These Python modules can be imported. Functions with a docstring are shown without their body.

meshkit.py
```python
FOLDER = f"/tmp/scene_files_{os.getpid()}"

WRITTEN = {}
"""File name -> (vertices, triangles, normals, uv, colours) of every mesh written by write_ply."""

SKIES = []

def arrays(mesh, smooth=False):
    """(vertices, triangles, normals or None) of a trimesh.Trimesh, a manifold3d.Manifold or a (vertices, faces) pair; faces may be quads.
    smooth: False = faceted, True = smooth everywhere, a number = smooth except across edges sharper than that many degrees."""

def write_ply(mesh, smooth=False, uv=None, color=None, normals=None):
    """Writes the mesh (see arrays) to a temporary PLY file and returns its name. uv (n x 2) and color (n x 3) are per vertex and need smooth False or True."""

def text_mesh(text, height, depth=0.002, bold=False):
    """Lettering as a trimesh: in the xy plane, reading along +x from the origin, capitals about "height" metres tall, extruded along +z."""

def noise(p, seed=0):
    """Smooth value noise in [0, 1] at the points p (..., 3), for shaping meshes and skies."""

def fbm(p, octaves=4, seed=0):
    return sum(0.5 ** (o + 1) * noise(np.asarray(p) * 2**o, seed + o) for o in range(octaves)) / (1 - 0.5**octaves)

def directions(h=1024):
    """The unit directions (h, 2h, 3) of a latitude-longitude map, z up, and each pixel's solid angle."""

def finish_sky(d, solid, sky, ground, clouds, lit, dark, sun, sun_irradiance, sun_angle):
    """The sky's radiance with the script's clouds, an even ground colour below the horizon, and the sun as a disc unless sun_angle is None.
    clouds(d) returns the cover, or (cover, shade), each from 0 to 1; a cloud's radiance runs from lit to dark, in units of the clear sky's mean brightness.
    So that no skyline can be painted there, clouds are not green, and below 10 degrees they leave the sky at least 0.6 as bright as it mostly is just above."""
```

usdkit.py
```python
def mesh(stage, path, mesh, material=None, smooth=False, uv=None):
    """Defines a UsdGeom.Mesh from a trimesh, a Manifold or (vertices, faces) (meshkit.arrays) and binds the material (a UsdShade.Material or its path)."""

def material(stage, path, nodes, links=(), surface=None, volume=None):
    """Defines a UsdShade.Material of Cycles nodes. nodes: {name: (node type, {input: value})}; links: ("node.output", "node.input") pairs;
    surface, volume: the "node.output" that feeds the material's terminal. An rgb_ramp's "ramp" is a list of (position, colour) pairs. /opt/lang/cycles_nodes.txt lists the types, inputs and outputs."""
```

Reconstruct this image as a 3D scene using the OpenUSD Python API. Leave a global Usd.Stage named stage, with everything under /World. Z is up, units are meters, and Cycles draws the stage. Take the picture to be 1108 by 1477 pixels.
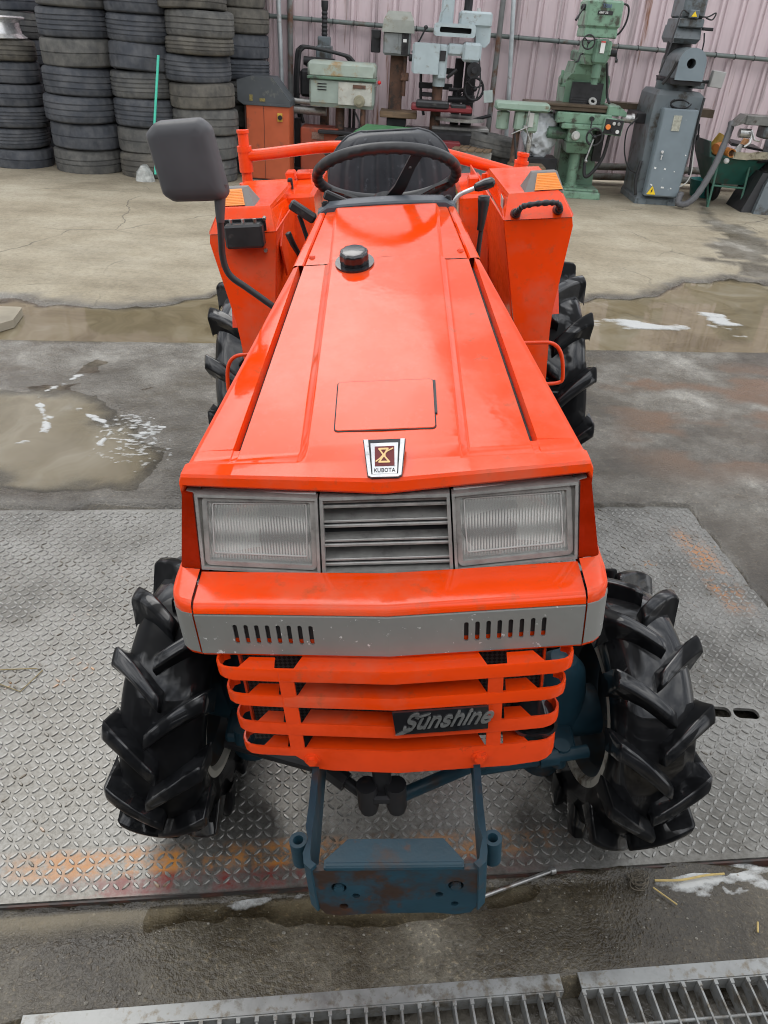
import math, random
import numpy as np, trimesh, usdkit, meshkit
import shapely.geometry as sg
from shapely import affinity
from shapely.ops import unary_union
from pxr import Usd, UsdGeom, UsdLux, UsdShade, Sdf, Gf, Vt

stage = Usd.Stage.CreateInMemory()
UsdGeom.SetStageUpAxis(stage, UsdGeom.Tokens.z)
UsdGeom.SetStageMetersPerUnit(stage, 1.0)
UsdGeom.Xform.Define(stage, '/World')
stage.SetDefaultPrim(stage.GetPrimAtPath('/World'))
UsdGeom.Scope.Define(stage, '/World/Looks')
rng = np.random.default_rng(7)
PI = math.pi

# ------------------------------------------------------------------ camera
CAM_POS = np.array([-0.0566, 0.0, 1.5634]); PITCH, ROLL = 0.57378, 0.06549
FPX = 1084.2
fw = np.array([0, math.cos(PITCH), -math.sin(PITCH)])
r0 = np.array([1.0, 0, 0]); u0 = np.cross(r0, fw)
cr = r0*math.cos(ROLL)+u0*math.sin(ROLL); cu = -r0*math.sin(ROLL)+u0*math.cos(ROLL)
cam = UsdGeom.Camera.Define(stage, '/World/camera')
cam.CreateHorizontalApertureAttr(24.0); cam.CreateVerticalApertureAttr(24.0*1477/1108)
cam.CreateFocalLengthAttr(24.0*FPX/1108)
cam.CreateClippingRangeAttr(Gf.Vec2f(0.05, 500))
cam.CreateExposureAttr(0.30)
m = Gf.Matrix4d(1.0)
for i, v in enumerate((cr, cu, -fw)): m.SetRow(i, Gf.Vec4d(float(v[0]), float(v[1]), float(v[2]), 0))
m.SetRow(3, Gf.Vec4d(*map(float, CAM_POS), 1))
cam.AddTransformOp().Set(m)

# ------------------------------------------------------------------ sky and veiled sun (bright overcast)
SUN_EL, SUN_AZ = math.radians(58), math.radians(-35)
dome = UsdLux.DomeLight.Define(stage, '/World/sky')
skym = usdkit.material(stage, '/World/Looks/overcast_sky', {
    'tc': ('texture_coordinate', {}),
    'mp': ('mapping', {'scale': (1.0, 1.0, 2.2)}),
    'n': ('noise_texture', {'scale': 1.9, 'detail': 6.0, 'roughness': 0.55, 'distortion': 0.5}),
    'rp': ('rgb_ramp', {'ramp': [(0.34, (3.6, 3.85, 4.3)), (0.46, (6.6, 6.9, 7.4)), (0.54, (12.0, 12.2, 12.5)), (0.64, (21.0, 21.0, 21.0))]}),
    'sky': ('sky_texture', {'sky_type': 'single_scattering', 'sun_disc': False, 'sun_elevation': SUN_EL, 'sun_rotation': SUN_AZ}),
    'mx': ('mix_color', {'fac': 0.93}), 'sz': ('separate_xyz', {}), 'el': ('map_range', {'from_min': 0.0, 'from_max': 1.0, 'to_min': 0.52, 'to_max': 1.30, 'clamp': True}), 'ml': ('vector_math', {'math_type': 'scale'}),
    'bg': ('background_shader', {'strength': 0.1})},
    [('tc.generated', 'mp.vector'), ('mp.vector', 'n.vector'), ('n.fac', 'rp.fac'), ('sky.color', 'mx.a'), ('rp.color', 'ml.vector1'), ('tc.generated', 'sz.vector'), ('sz.z', 'el.value'), ('el.result', 'ml.scale'), ('ml.vector', 'mx.b'), ('mx.result', 'bg.color')],
    surface='bg.background')
UsdShade.MaterialBindingAPI.Apply(dome.GetPrim()).Bind(skym)
dome.GetPrim().SetCustomDataByKey('kind', 'structure')
sun = UsdLux.DistantLight.Define(stage, '/World/sun')
sun.CreateNormalizeAttr(True); sun.CreateIntensityAttr(0.2); sun.CreateAngleAttr(40.0); sun.CreateColorAttr(Gf.Vec3f(1, .97, .92))
sun.AddRotateXYZOp().Set(Gf.Vec3f(math.degrees(PI/2-SUN_EL), 0, math.degrees(PI-SUN_AZ)))

# ------------------------------------------------------------------ materials
def S(r, g, b):
    """A colour given in 0..255 sRGB as linear reflectance."""
    return tuple(((c/255+.055)/1.055)**2.4 if c > 10 else c/255/12.92 for c in (r, g, b))

def pmat(name, col, rough=.5, metal=0., coat=0., var=.15, scale=8., bump=0., bscale=80., bdist=.002, rvar=.1,
         dirt=None, damt=.45, dscale=6., dsharp=.06, mapscale=(1, 1, 1), dmap=None, spec=.5, coatr=.06, dirt2=None, d2amt=.4, d2scale=20.):
    lo = tuple(max(0, c*(1-var)) for c in col); hi = tuple(min(1, c*(1+var)) for c in col)
    N = {'tc': ('texture_coordinate', {}), 'mp': ('mapping', {'scale': mapscale}),
         'n1': ('noise_texture', {'scale': scale, 'detail': 5.0, 'roughness': .6}),
         'r1': ('rgb_ramp', {'ramp': [(.3, lo), (.7, hi)]}),
         'rr': ('map_range', {'from_min': .3, 'from_max': .7, 'to_min': max(.02, rough-rvar), 'to_max': min(1, rough+rvar), 'clamp': True}),
         'p': ('principled_bsdf', {'metallic': metal, 'coat_weight': coat, 'coat_roughness': coatr, 'specular_ior_level': spec})}
    L = [('tc.object', 'mp.vector'), ('mp.vector', 'n1.vector'), ('n1.fac', 'r1.fac'), ('n1.fac', 'rr.value'), ('rr.result', 'p.roughness')]
    out = 'r1.color'
    for k, (dc, amt, ds) in enumerate(((dirt, damt, dscale), (dirt2, d2amt, d2scale))):
        if dc is None: continue
        a, b, c, d = f'dn{k}', f'dr{k}', f'dm{k}', f'dp{k}'
        N[d] = ('mapping', {'scale': dmap or (1, 1, 1), 'location': (3.1+k, 1.7, .4)})
        N[a] = ('noise_texture', {'scale': ds, 'detail': 8.0, 'roughness': .65})
        N[b] = ('map_range', {'from_min': 1-amt-dsharp, 'from_max': 1-amt+dsharp, 'to_min': 0., 'to_max': 1., 'clamp': True})
        N[c] = ('mix_color', {'b': dc})
        L += [('tc.object', d+'.vector'), (d+'.vector', a+'.vector'), (a+'.fac', b+'.value'), (b+'.result', c+'.fac'), (out, c+'.a')]
        out = c+'.result'
    L.append((out, 'p.base_color'))
    if bump:
        N['bn'] = ('noise_texture', {'scale': bscale, 'detail': 4.0, 'roughness': .6})
        N['bp'] = ('bump', {'strength': bump, 'distance': bdist})
        L += [('tc.object', 'bn.vector'), ('bn.fac', 'bp.height'), ('bp.normal', 'p.normal')]
    return usdkit.material(stage, '/World/Looks/'+name, N, L, surface='p.BSDF')

ORANGE = (.82, .058, .004)
M = {}
M['orange'] = pmat('orange_paint', ORANGE, .10, var=.07, scale=5, bump=.08, bscale=6, bdist=.010, rvar=.07, spec=.40,
                   dirt=(.60, .13, .07), damt=.36, dscale=5, dsharp=.16, dirt2=(.30, .09, .04), d2amt=.27, d2scale=34)
M['orange_worn'] = pmat('worn_orange_paint', (.74, .055, .006), .32, coat=.1, var=.12, scale=9, bump=.2, bscale=30, rvar=.12, coatr=.12,
                        dirt=(.10, .035, .02), damt=.30, dscale=14, dirt2=(.5, .22, .16), d2amt=.28, d2scale=50)
M['silver'] = pmat('silver_paint', (.23, .23, .215), .42, metal=.3, var=.09, scale=6, bump=.1, bscale=300, rvar=.06,
                   dirt=(.60, .60, .58), damt=.345, dscale=70, dsharp=.012, dirt2=(.20, .195, .18), d2amt=.36, d2scale=5)
M['chrome'] = pmat('worn_chrome', (.70, .70, .70), .28, metal=.7, var=.12, scale=30, rvar=.08, dirt=(.2, .19, .18), damt=.34, dscale=60)
M['trim'] = pmat('dull_trim', (.36, .355, .335), .40, metal=.6, var=.2, scale=30, rvar=.1, dirt=(.20, .195, .18), damt=.30, dscale=90, dsharp=.08)
M['black'] = pmat('black_plastic', (.016, .016, .017), .38, var=.2, scale=12, rvar=.1, bump=.1, bscale=200, dirt=(.07, .065, .06), damt=.33, dscale=20)
M['blackgloss'] = pmat('wet_black_plastic', (.010, .010, .011), .14, coat=.5, var=.2, scale=12, rvar=.06, bump=.15, bscale=40)
M['darkcavity'] = pmat('dark_underbody_and_shade', (.012, .012, .013), .6, var=.4, scale=20)  # underbody black, also the colour of the shade strips in the slots
M['mirrorback'] = pmat('mirror_shell_plastic', (.050, .050, .054), .46, var=.12, scale=14, bump=.25, bscale=700, bdist=.0006, rvar=.06)
M['vinyl'] = pmat('black_vinyl', (.022, .024, .028), .36, var=.2, scale=10, bump=.35, bscale=420, bdist=.0008, rvar=.08,
                  dirt=(.07, .075, .085), damt=.35, dscale=40)
def rubber(name, col, scale):
    """Black rubber with wet, shining patches and duller dirty ones."""
    N = {'tc': ('texture_coordinate', {}), 'n': ('noise_texture', {'scale': scale, 'detail': 3.0, 'roughness': .5, 'distortion': .6}), 'cw': ('map_range', {'from_min': .47, 'from_max': .53, 'to_min': .03, 'to_max': 1., 'clamp': True}),
         'd': ('noise_texture', {'scale': scale*2.3, 'detail': 8.0, 'roughness': .7}), 'dr': ('rgb_ramp', {'ramp': [(.45, col), (.62, tuple(c*1.8 for c in col)), (.78, (.013, .012, .011))]}),
         'bn': ('noise_texture', {'scale': 14.0, 'detail': 2.0}), 'bp': ('bump', {'strength': .10, 'distance': .005}),
         'p': ('principled_bsdf', {'roughness': .36, 'specular_ior_level': .08, 'coat_roughness': .02, 'coat_ior': 1.55})}
    return usdkit.material(stage, '/World/Looks/'+name, N, [('tc.object', 'n.vector'), ('n.fac', 'cw.value'), ('cw.result', 'p.coat_weight'), ('tc.object', 'd.vector'), ('d.fac', 'dr.fac'), ('dr.color', 'p.base_color'),
        ('tc.object', 'bn.vector'), ('bn.fac', 'bp.height'), ('bp.normal', 'p.normal'), ('bp.normal', 'p.coat_normal')], surface='p.BSDF')
M['tyre'] = rubber('wet_tractor_rubber', (.0036, .0037, .0041), 7.0)
M['lug'] = rubber('wet_tread_rubber', (.0040, .0042, .0047), 11.0)
M['rimdark'] = pmat('dark_rim_centre', (.03, .045, .055), .5, var=.3, scale=9, dirt=(.05, .035, .025), damt=.45, dscale=9)
M['rim'] = pmat('old_white_rim', (.50, .48, .42), .45, var=.1, scale=8, dirt=(.10, .07, .04), damt=.42, dscale=11)
M['blue'] = pmat('dark_blue_frame_paint', (.012, .038, .055), .46, spec=.3, var=.25, scale=9, rvar=.12, bump=.3, bscale=40, bdist=.003,
                 dirt=(.045, .028, .020), damt=.40, dscale=8, dirt2=(.06, .03, .018), d2amt=.3, d2scale=30)
M['bluerust'] = pmat('rusty_blue_plate', (.012, .038, .055), .48, spec=.3, var=.25, scale=9, rvar=.12, bump=.3, bscale=40, bdist=.003,
                     dirt=(.030, .018, .013), damt=.49, dscale=9, dsharp=.06, dirt2=(.05, .022, .012), d2amt=.36, d2scale=40)
M['blackmetal'] = pmat('black_iron', (.02, .02, .022), .42, metal=.3, var=.3, scale=15, dirt=(.07, .04, .025), damt=.32, dscale=20)
M['steel'] = pmat('bare_steel', (.42, .42, .41), .33, metal=.9, var=.25, scale=18, rvar=.12, dirt=(.14, .10, .07), damt=.36, dscale=14)
M['galv'] = pmat('galvanised_pipe', (.44, .47, .48), .45, metal=.5, var=.18, scale=10, dirt=(.2, .12, .08), damt=.36, dscale=5)
M['amber'] = pmat('amber_lens', (.85, .26, .02), .18, var=.08, scale=20, coat=.4)
M['redamber'] = pmat('deep_orange_lens', (.25, .012, .001), .20, var=.18, scale=16, bump=.35, bscale=45, bdist=.003)
M['dial'] = pmat('light_grey_paint', (.42, .42, .40), .5, var=.1)

def glass_mat():
    N = {'tc': ('texture_coordinate', {}), 'w': ('wave_texture', {'wave_type': 'bands', 'bands_direction': 'x', 'scale': 64.0, 'distortion': .3, 'detail': 1.0}),
         'w2': ('wave_texture', {'wave_type': 'bands', 'bands_direction': 'z', 'scale': 7.0, 'distortion': .6, 'detail': 1.0}),
         'bp': ('bump', {'strength': .5, 'distance': .002}), 'ml': ('math', {'math_type': 'multiply'}),
         'mr': ('map_range', {'from_min': .1, 'from_max': .9, 'to_min': .10, 'to_max': .36, 'clamp': True}),
         'f': ('fresnel', {'IOR': 1.45}), 'g': ('glossy_bsdf', {'color': (.95, .97, 1), 'roughness': .05}),
         't': ('transparent_bsdf', {'color': (.93, .935, .92)}), 'd': ('diffuse_bsdf', {'color': (.86, .85, .80)}),
         'm1': ('mix_closure', {}), 'm2': ('mix_closure', {})}
    return usdkit.material(stage, '/World/Looks/headlight_glass', N,
        [('tc.object', 'w.vector'), ('tc.object', 'w2.vector'), ('w.fac', 'bp.height'), ('bp.normal', 'g.normal'), ('bp.normal', 'f.normal'), ('w.fac', 'ml.value1'), ('w2.fac', 'ml.value2'), ('ml.value', 'mr.value'),
         ('mr.result', 'm1.fac'), ('t.BSDF', 'm1.closure1'), ('d.BSDF', 'm1.closure2'),
         ('f.fac', 'm2.fac'), ('m1.closure', 'm2.closure1'), ('g.BSDF', 'm2.closure2')], surface='m2.closure')
M['glass'] = glass_mat()
M['reflector'] = pmat('lamp_reflector', (.92, .92, .90), .18, metal=.55, var=.05, scale=8, rvar=.05)
M['mirrorglass'] = pmat('mirror_glass', (.85, .87, .88), .02, metal=1., var=.01, rvar=.01)

# ------------------------------------------------------------------ mesh helpers
def V(*a): return np.array(a, float)
def unit(v): v = np.asarray(v, float); return v/max(np.linalg.norm(v), 1e-12)
def join(ms): return trimesh.util.concatenate([x for x in ms if x is not None])
def box(c, s, r=.004, rot=None):
    """A chamfered box: centre, size, chamfer, optional 3 x 3 rotation."""
    h = np.asarray(s, float)/2; r = min(r, .45*h.min())
    P = [np.array([sx, sy, sz])*(h-np.array([r, r, r])*(np.arange(3) != k)) for sx in (-1, 1) for sy in (-1, 1) for sz in (-1, 1) for k in range(3)]
    m_ = trimesh.convex.convex_hull(np.array(P))
    if rot is not None: m_.vertices = m_.vertices@np.asarray(rot).T
    m_.apply_translation(c); return m_
def bxx(x0, x1, y0, y1, z0, z1, r=.004): return box(((x0+x1)/2, (y0+y1)/2, (z0+z1)/2), (abs(x1-x0), abs(y1-y0), abs(z1-z0)), r)
def hull(P): return trimesh.convex.convex_hull(np.asarray(P, float))
def rotm(axis, a): return trimesh.transformations.rotation_matrix(a, axis)[:3, :3]
def frame_to(d):
    d = unit(d); a = V(0, 0, 1) if abs(d[2]) < .9 else V(1, 0, 0); x = unit(np.cross(a, d)); return np.stack([x, np.cross(d, x), d], 1)
def skin(secs, closed=True, caps=True):
    """Loft through sections (m, k, 3)."""
    secs = np.asarray(secs, float); m_, k = secs.shape[:2]; v = secs.reshape(-1, 3); f = []
    kk = k if closed else k-1
    for i in range(m_-1):
        for j in range(kk):
            a, b = i*k+j, i*k+(j+1) % k; c, d = a+k, b+k
            f += [[a, b, d], [a, d, c]]
    if caps and closed:
        n = len(v); v = np.vstack([v, secs[0].mean(0), secs[-1].mean(0)])
        for j in range(k):
            f += [[n, (j+1) % k, j], [n+1, (m_-1)*k+j, (m_-1)*k+(j+1) % k]]
    t = trimesh.Trimesh(v, f, process=False)
    if closed and caps and t.volume < 0: t.invert()
    return t
def tube(path, r, n=12, caps=True):
    path = np.asarray(path, float); r = np.broadcast_to(r, len(path)); T = np.gradient(path, axis=0); F = frame_to(T[0]); x = F[:, 0]; secs = []
    a = np.linspace(0, 2*PI, n, endpoint=False)
    for p, t, rr in zip(path, T, r):
        t = unit(t); x = unit(x-t*(x@t)); y = np.cross(t, x)
        secs.append(p+rr*(np.cos(a)[:, None]*x+np.sin(a)[:, None]*y))
    return skin(secs, True, caps)
def cyl(p0, p1, r, n=20, r1=None, ch=0.):
    p0, p1 = np.asarray(p0, float), np.asarray(p1, float); r1 = r if r1 is None else r1
    if ch:
        d = unit(p1-p0)*ch; return tube([p0, p0+d*1.001, p1-d*1.001, p1], [r-ch, r, r1, r1-ch], n) if True else None
    return tube([p0, p1], [r, r1], n)
def lathe(prof, n=48, axis='z', c=(0, 0, 0)):
    """Revolve a closed profile of (radius, height)."""
    prof = np.asarray(prof, float); a = np.linspace(0, 2*PI, n, endpoint=False)
    s = np.stack([np.stack([prof[:, 0]*math.cos(t), prof[:, 0]*math.sin(t), prof[:, 1]], 1) for t in a])
    s = np.concatenate([s, s[:1]]); k = s.shape[1]; v = s[:-1].reshape(-1, 3); f = []
    for i in range(n):
        for j in range(k):
            A, B = i*k+j, i*k+(j+1) % k; i2 = (i+1) % n; C, D = i2*k+j, i2*k+(j+1) % k
            f += [[A, C, B], [B, C, D]]
    t = trimesh.Trimesh(v, f, process=False)
    if t.volume < 0: t.invert()
    if axis == 'x': t.vertices = t.vertices[:, [2, 0, 1]]
    if axis == 'y': t.vertices = t.vertices[:, [1, 2, 0]]
    t.apply_translation(c); return t
def ring(c, nrm, R, r, n=40, k=10):
    F = frame_to(nrm); a = np.linspace(0, 2*PI, n, endpoint=False); b = np.linspace(0, 2*PI, k, endpoint=False); v = []; f = []
    for t in a:
        e = F[:, 0]*math.cos(t)+F[:, 1]*math.sin(t)
        for q in b: v.append(np.asarray(c)+e*(R+r*math.cos(q))+F[:, 2]*r*math.sin(q))
    for i in range(n):
        for j in range(k):
            A, B, C, D = i*k+j, i*k+(j+1) % k, (i+1) % n*k+j, (i+1) % n*k+(j+1) % k
            f += [[A, C, D], [A, D, B]]
    t = trimesh.Trimesh(np.array(v), f, process=False)
    if t.volume < 0: t.invert()
    return t
def extr(poly, d):
    if not hasattr(poly, 'geom_type'): poly = sg.Polygon(poly)
    gs = getattr(poly, 'geoms', [poly])
    return join([trimesh.creation.extrude_polygon(g, d, engine='earcut') for g in gs if g.area > 1e-9])
def panel_xz(poly, y0, d):
    """Extrude a polygon drawn in x, z along +y from y0."""
    m_ = extr(poly, d); v = m_.vertices; m_.vertices = np.stack([v[:, 0], y0+d-v[:, 2], v[:, 1]], 1); return fix(m_)
def panel_yz(poly, x0, d):
    m_ = extr(poly, d); v = m_.vertices; m_.vertices = np.stack([x0+v[:, 2], v[:, 0], v[:, 1]], 1); return fix(m_)
def fix(m_):
    if m_.volume < 0: m_.invert()
    return m_
def rrect(x0, z0, x1, z1, r): return sg.box(x0+r, z0+r, x1-r, z1-r).buffer(r, quad_segs=4)
def grid(rows):
    rows = np.asarray(rows, float); m_, k = rows.shape[:2]; f = []
    for i in range(m_-1):
        for j in range(k-1):
            a = i*k+j; f += [[a, a+1, a+k+1], [a, a+k+1, a+k]]
    return trimesh.Trimesh(rows.reshape(-1, 3), f, process=False)
def bez(P, n=16):
    P = np.asarray(P, float); t = np.linspace(0, 1, n)[:, None]; k = len(P)-1
    return sum(math.comb(k, i)*(1-t)**(k-i)*t**i*P[i] for i in range(k+1))
def smoothpath(P, n=8):
    """Catmull-Rom through the points."""
    P = np.asarray(P, float); Q = np.vstack([2*P[0]-P[1], P, 2*P[-1]-P[-2]]); out = []
    for i in range(1, len(Q)-2):
        for t in np.linspace(0, 1, n, endpoint=False):
            a, b, c, d = Q[i-1:i+3]; out.append(.5*((2*b)+(c-a)*t+(2*a-5*b+4*c-d)*t*t+(3*b-3*c+d-a)*t**3))
    return np.array(out+[P[-1]])

# ------------------------------------------------------------------ prims
used = {}
def numbered(parent, name):
    k = (parent, name); n = used.get(k, 0); used[k] = n+1
    return f'{parent}/{name}' + (f'_{n:03d}' if n else '')
def tag(p, label=None, cat=None, group=None, kind=None):
    p = p.GetPrim() if hasattr(p, 'GetPrim') else p
    for k, v in (('label', label), ('category', cat), ('group', group), ('kind', kind)):
        if v: p.SetCustomDataByKey(k, v)
    return p
OFF = {}
def thing(name, label, cat, loc=(0, 0, 0), group=None, mat4=None, kind=None):
    path = numbered('/World', name); x = UsdGeom.Xform.Define(stage, path)
    if mat4 is not None: x.AddTransformOp().Set(mat4)
    else: x.AddTranslateOp().Set(Gf.Vec3d(*map(float, loc)))
    OFF[path] = np.asarray(loc, float)
    return tag(x, label, cat, group, kind)
def obj(name, mesh_, mat_, parent=None, smooth=35, label=None, cat=None, group=None, kind=None):
    """One Mesh prim under its thing (vertices given in the thing's builder frame) or under /World."""
    par = parent.GetPath().pathString if parent is not None else '/World'
    top = '/'.join(par.split('/')[:3]); o = OFF.get(top, np.zeros(3))
    m_ = mesh_.copy(); m_.vertices = m_.vertices-o
    p = usdkit.mesh(stage, numbered(par, name), m_, M[mat_] if isinstance(mat_, str) else mat_, smooth)
    return tag(p, label, cat, group, kind)
def copy_of(root, loc, label, group=None, rotz=0.):
    was = root.GetCustomData(); name = root.GetPath().name
    x = UsdGeom.Xform.Define(stage, numbered('/World', name))
    x.AddTranslateOp().Set(Gf.Vec3d(*map(float, loc)))
    if rotz: x.AddRotateZOp().Set(rotz)
    x.GetPrim().GetReferences().AddInternalReference(root.GetPath()); x.GetPrim().SetInstanceable(True)
    return tag(x, label, was['category'], group or was.get('group'))
# ================================================================== the ground
K = .1335                       # the yard's joints run a little askew of the camera: v across them, u along
KA = math.atan(K)
def vv(x, y): return y-K*x
def uu_(x, y): return x+K*y
def xy(u, v): x = (u-K*v)/(1+K*K); return x, v+K*x
def sst(a, b, x): t = np.clip((x-a)/(b-a), 0, 1); return t*t*(3-2*t)
def fb(x, y, s, oct_=4, seed=0): return meshkit.fbm(np.stack([x*s, y*s, np.zeros_like(x)], -1), oct_, seed)
VF = ([-60, -5, -2.54, -2.0, -1.56, -1.25, -.5, .5, 1.3, 1.8, 2.2, 2.6, 3.2, 5, 60], [4.95, 4.95, 4.93, 4.86, 4.87, 5.17, 5.25, 5.2, 5.24, 5.36, 5.80, 5.88, 5.72, 5.7, 5.7])
def far_edge(x, y): return np.interp(x, *VF)+.24*(fb(x, y, 2.6, 4, 3)-.5)+.20*(fb(x, y, 8., 4, 13)-.5)
PUD = [(-1.45, 2.78, .28), (-1.10, 2.56, .14), (-1.56, 3.3, .24), (-1.42, 2.52, .12), (-1.62, 3.68, .16), (-1.62, 3.0, .22), (-1.7, 2.66, .2), (-1.86, 3.1, .2), (-1.23, 3.4, .10), (-1.25, 2.72, .16), (-2.3, 2.9, .4)]
def height(x, y):
    v, u = vv(x, y), uu_(x, y)
    z = .010*(fb(x, y, 1.7, 4, 1)-.5)+.0022*(fb(x, y, 9, 3, 2)-.5)
    # back slab, gently dished where the muddy pool stands
    slab = sst(2.40, 2.47, v)*(1-sst(4.12, 4.2, v))
    z = z+slab*.006
    z = z+slab*(.020*(fb(x, y, 3.3, 5, 15)-.5)+.010*(fb(x*.8, y*1.3, 11, 4, 16)-.5)+.004)
    for px, py, r in PUD: z = z-.013*np.exp(-((x-px)**2+(y-py)**2)/(1.5*r*r))*slab
    z = z+.050*np.exp(-(((x-.51)/.20)**2+((y-2.63)/.26)**2))-.055*np.exp(-(((x+.50)/.20)**2+((y-2.63)/.26)**2))
    # kerb joint, then the gutter
    z = z+.008*np.exp(-((v-4.16)/.045)**2)
    ve = far_edge(x, y)
    g = sst(4.195, 4.235, v)*(1-sst(-.22, .06, v-ve)); z = z-.030*g
    z = z+.012*sst(-.05, .5, v-ve)
    # front strip, pool along the plate, pit of the drain, pit under the plate
    front = 1-sst(.915, .94, v); z = z-.011*front
    pool = np.exp(-((v-.915)/.05)**2)*(1-sst(.40, .62, u))*(v < .95); pool = pool*(.55+.45*sst(.35, .6, fb(x, y, 5, 3, 9)))
    z = z-.010*pool
    z = z+front*.002*(fb(x, y, 60, 3, 5)-.5)
    under = sst(.944, .952, v)*(1-sst(2.44, 2.452, v))*(1-sst(1.49, 1.503, u))*sst(-3.42, -3.40, u); z = np.where(under > 0, z*(1-under)-.055*under, z)
    pit = (1-sst(.703, .716, v))*sst(.345, .36, v)*(1-sst(1.60, 1.62, u))*sst(-.60, -.58, u); z = z-.16*pit
    return z
gx = np.r_[-70, -25, -11, -7.5, np.linspace(-5.2, 5.4, 425), 8, 12, 25, 70]
gy = np.r_[-70, -25, -8, -3, -.8, np.arange(.1, 1.02, .0125), np.arange(1.03, 2.40, .07), np.arange(2.405, 6.5, .022), np.arange(6.5, 11.2, .08), 13, 25, 70]
X, Y = np.meshgrid(gx, gy); Z = height(X, Y)
gm = grid(np.stack([X, Y, Z], -1))
def attr(prim, name, vals):
    UsdGeom.PrimvarsAPI(UsdGeom.Mesh(prim)).CreatePrimvar(name, Sdf.ValueTypeNames.FloatArray, 'vertex').Set(Vt.FloatArray.FromNumpy(np.asarray(vals, np.float32)))
v_, u_ = vv(X, Y), uu_(X, Y)
dry = sst(-.03, .16, v_-far_edge(X, Y)+.10*(fb(X, Y, 7, 4, 21)-.5))
# damp run on the right of the dry yard
run = np.array([(3.45, 9.5), (3.3, 9.0), (3.25, 8.4), (3.35, 7.9), (3.15, 7.3), (3.0, 6.6), (2.9, 5.9)])
def pdist(P): return np.min([np.hypot(*(np.stack([X, Y])-(lambda a, b, t: np.stack([a[0]+(b[0]-a[0])*t, a[1]+(b[1]-a[1])*t]))(a, b, np.clip(((X-a[0])*(b[0]-a[0])+(Y-a[1])*(b[1]-a[1]))/((b[0]-a[0])**2+(b[1]-a[1])**2), 0, 1)))) for a, b in zip(P[:-1], P[1:])], axis=0)
dr = pdist(run); damp = sst(.12, -.05, dr-.34*np.clip((9.3-Y)/3, .06, 1)*sst(.38, .68, fb(X*.8, Y*1.6, 3.4, 5, 31))*1.6)
dry = dry*(1-.85*damp)
slabl = (X < -2.22+.12*(Y-4.2))*(Y < 4.25)*(Y > 2.0)
front_ = 1-sst(.915, .94, v_)
mud = sst(.52, .66, fb(X*1.0, Y*1.7, 2.6, 5, 41))*sst(2.5, 2.9, v_)*(1-sst(3.7, 4.1, v_))*sst(.9, 1.3, X)
pale = sst(.5, .75, fb(X, Y, 1.3, 4, 51))
grn = usdkit.mesh(stage, numbered('/World', 'ground'), gm, None, True)
tag(grn, 'concrete yard, dry at the back and wet round the plate', None, None, 'structure')
attr(grn, 'dry', dry.ravel()); attr(grn, 'mud', mud.ravel()); attr(grn, 'front', front_.ravel())
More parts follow.
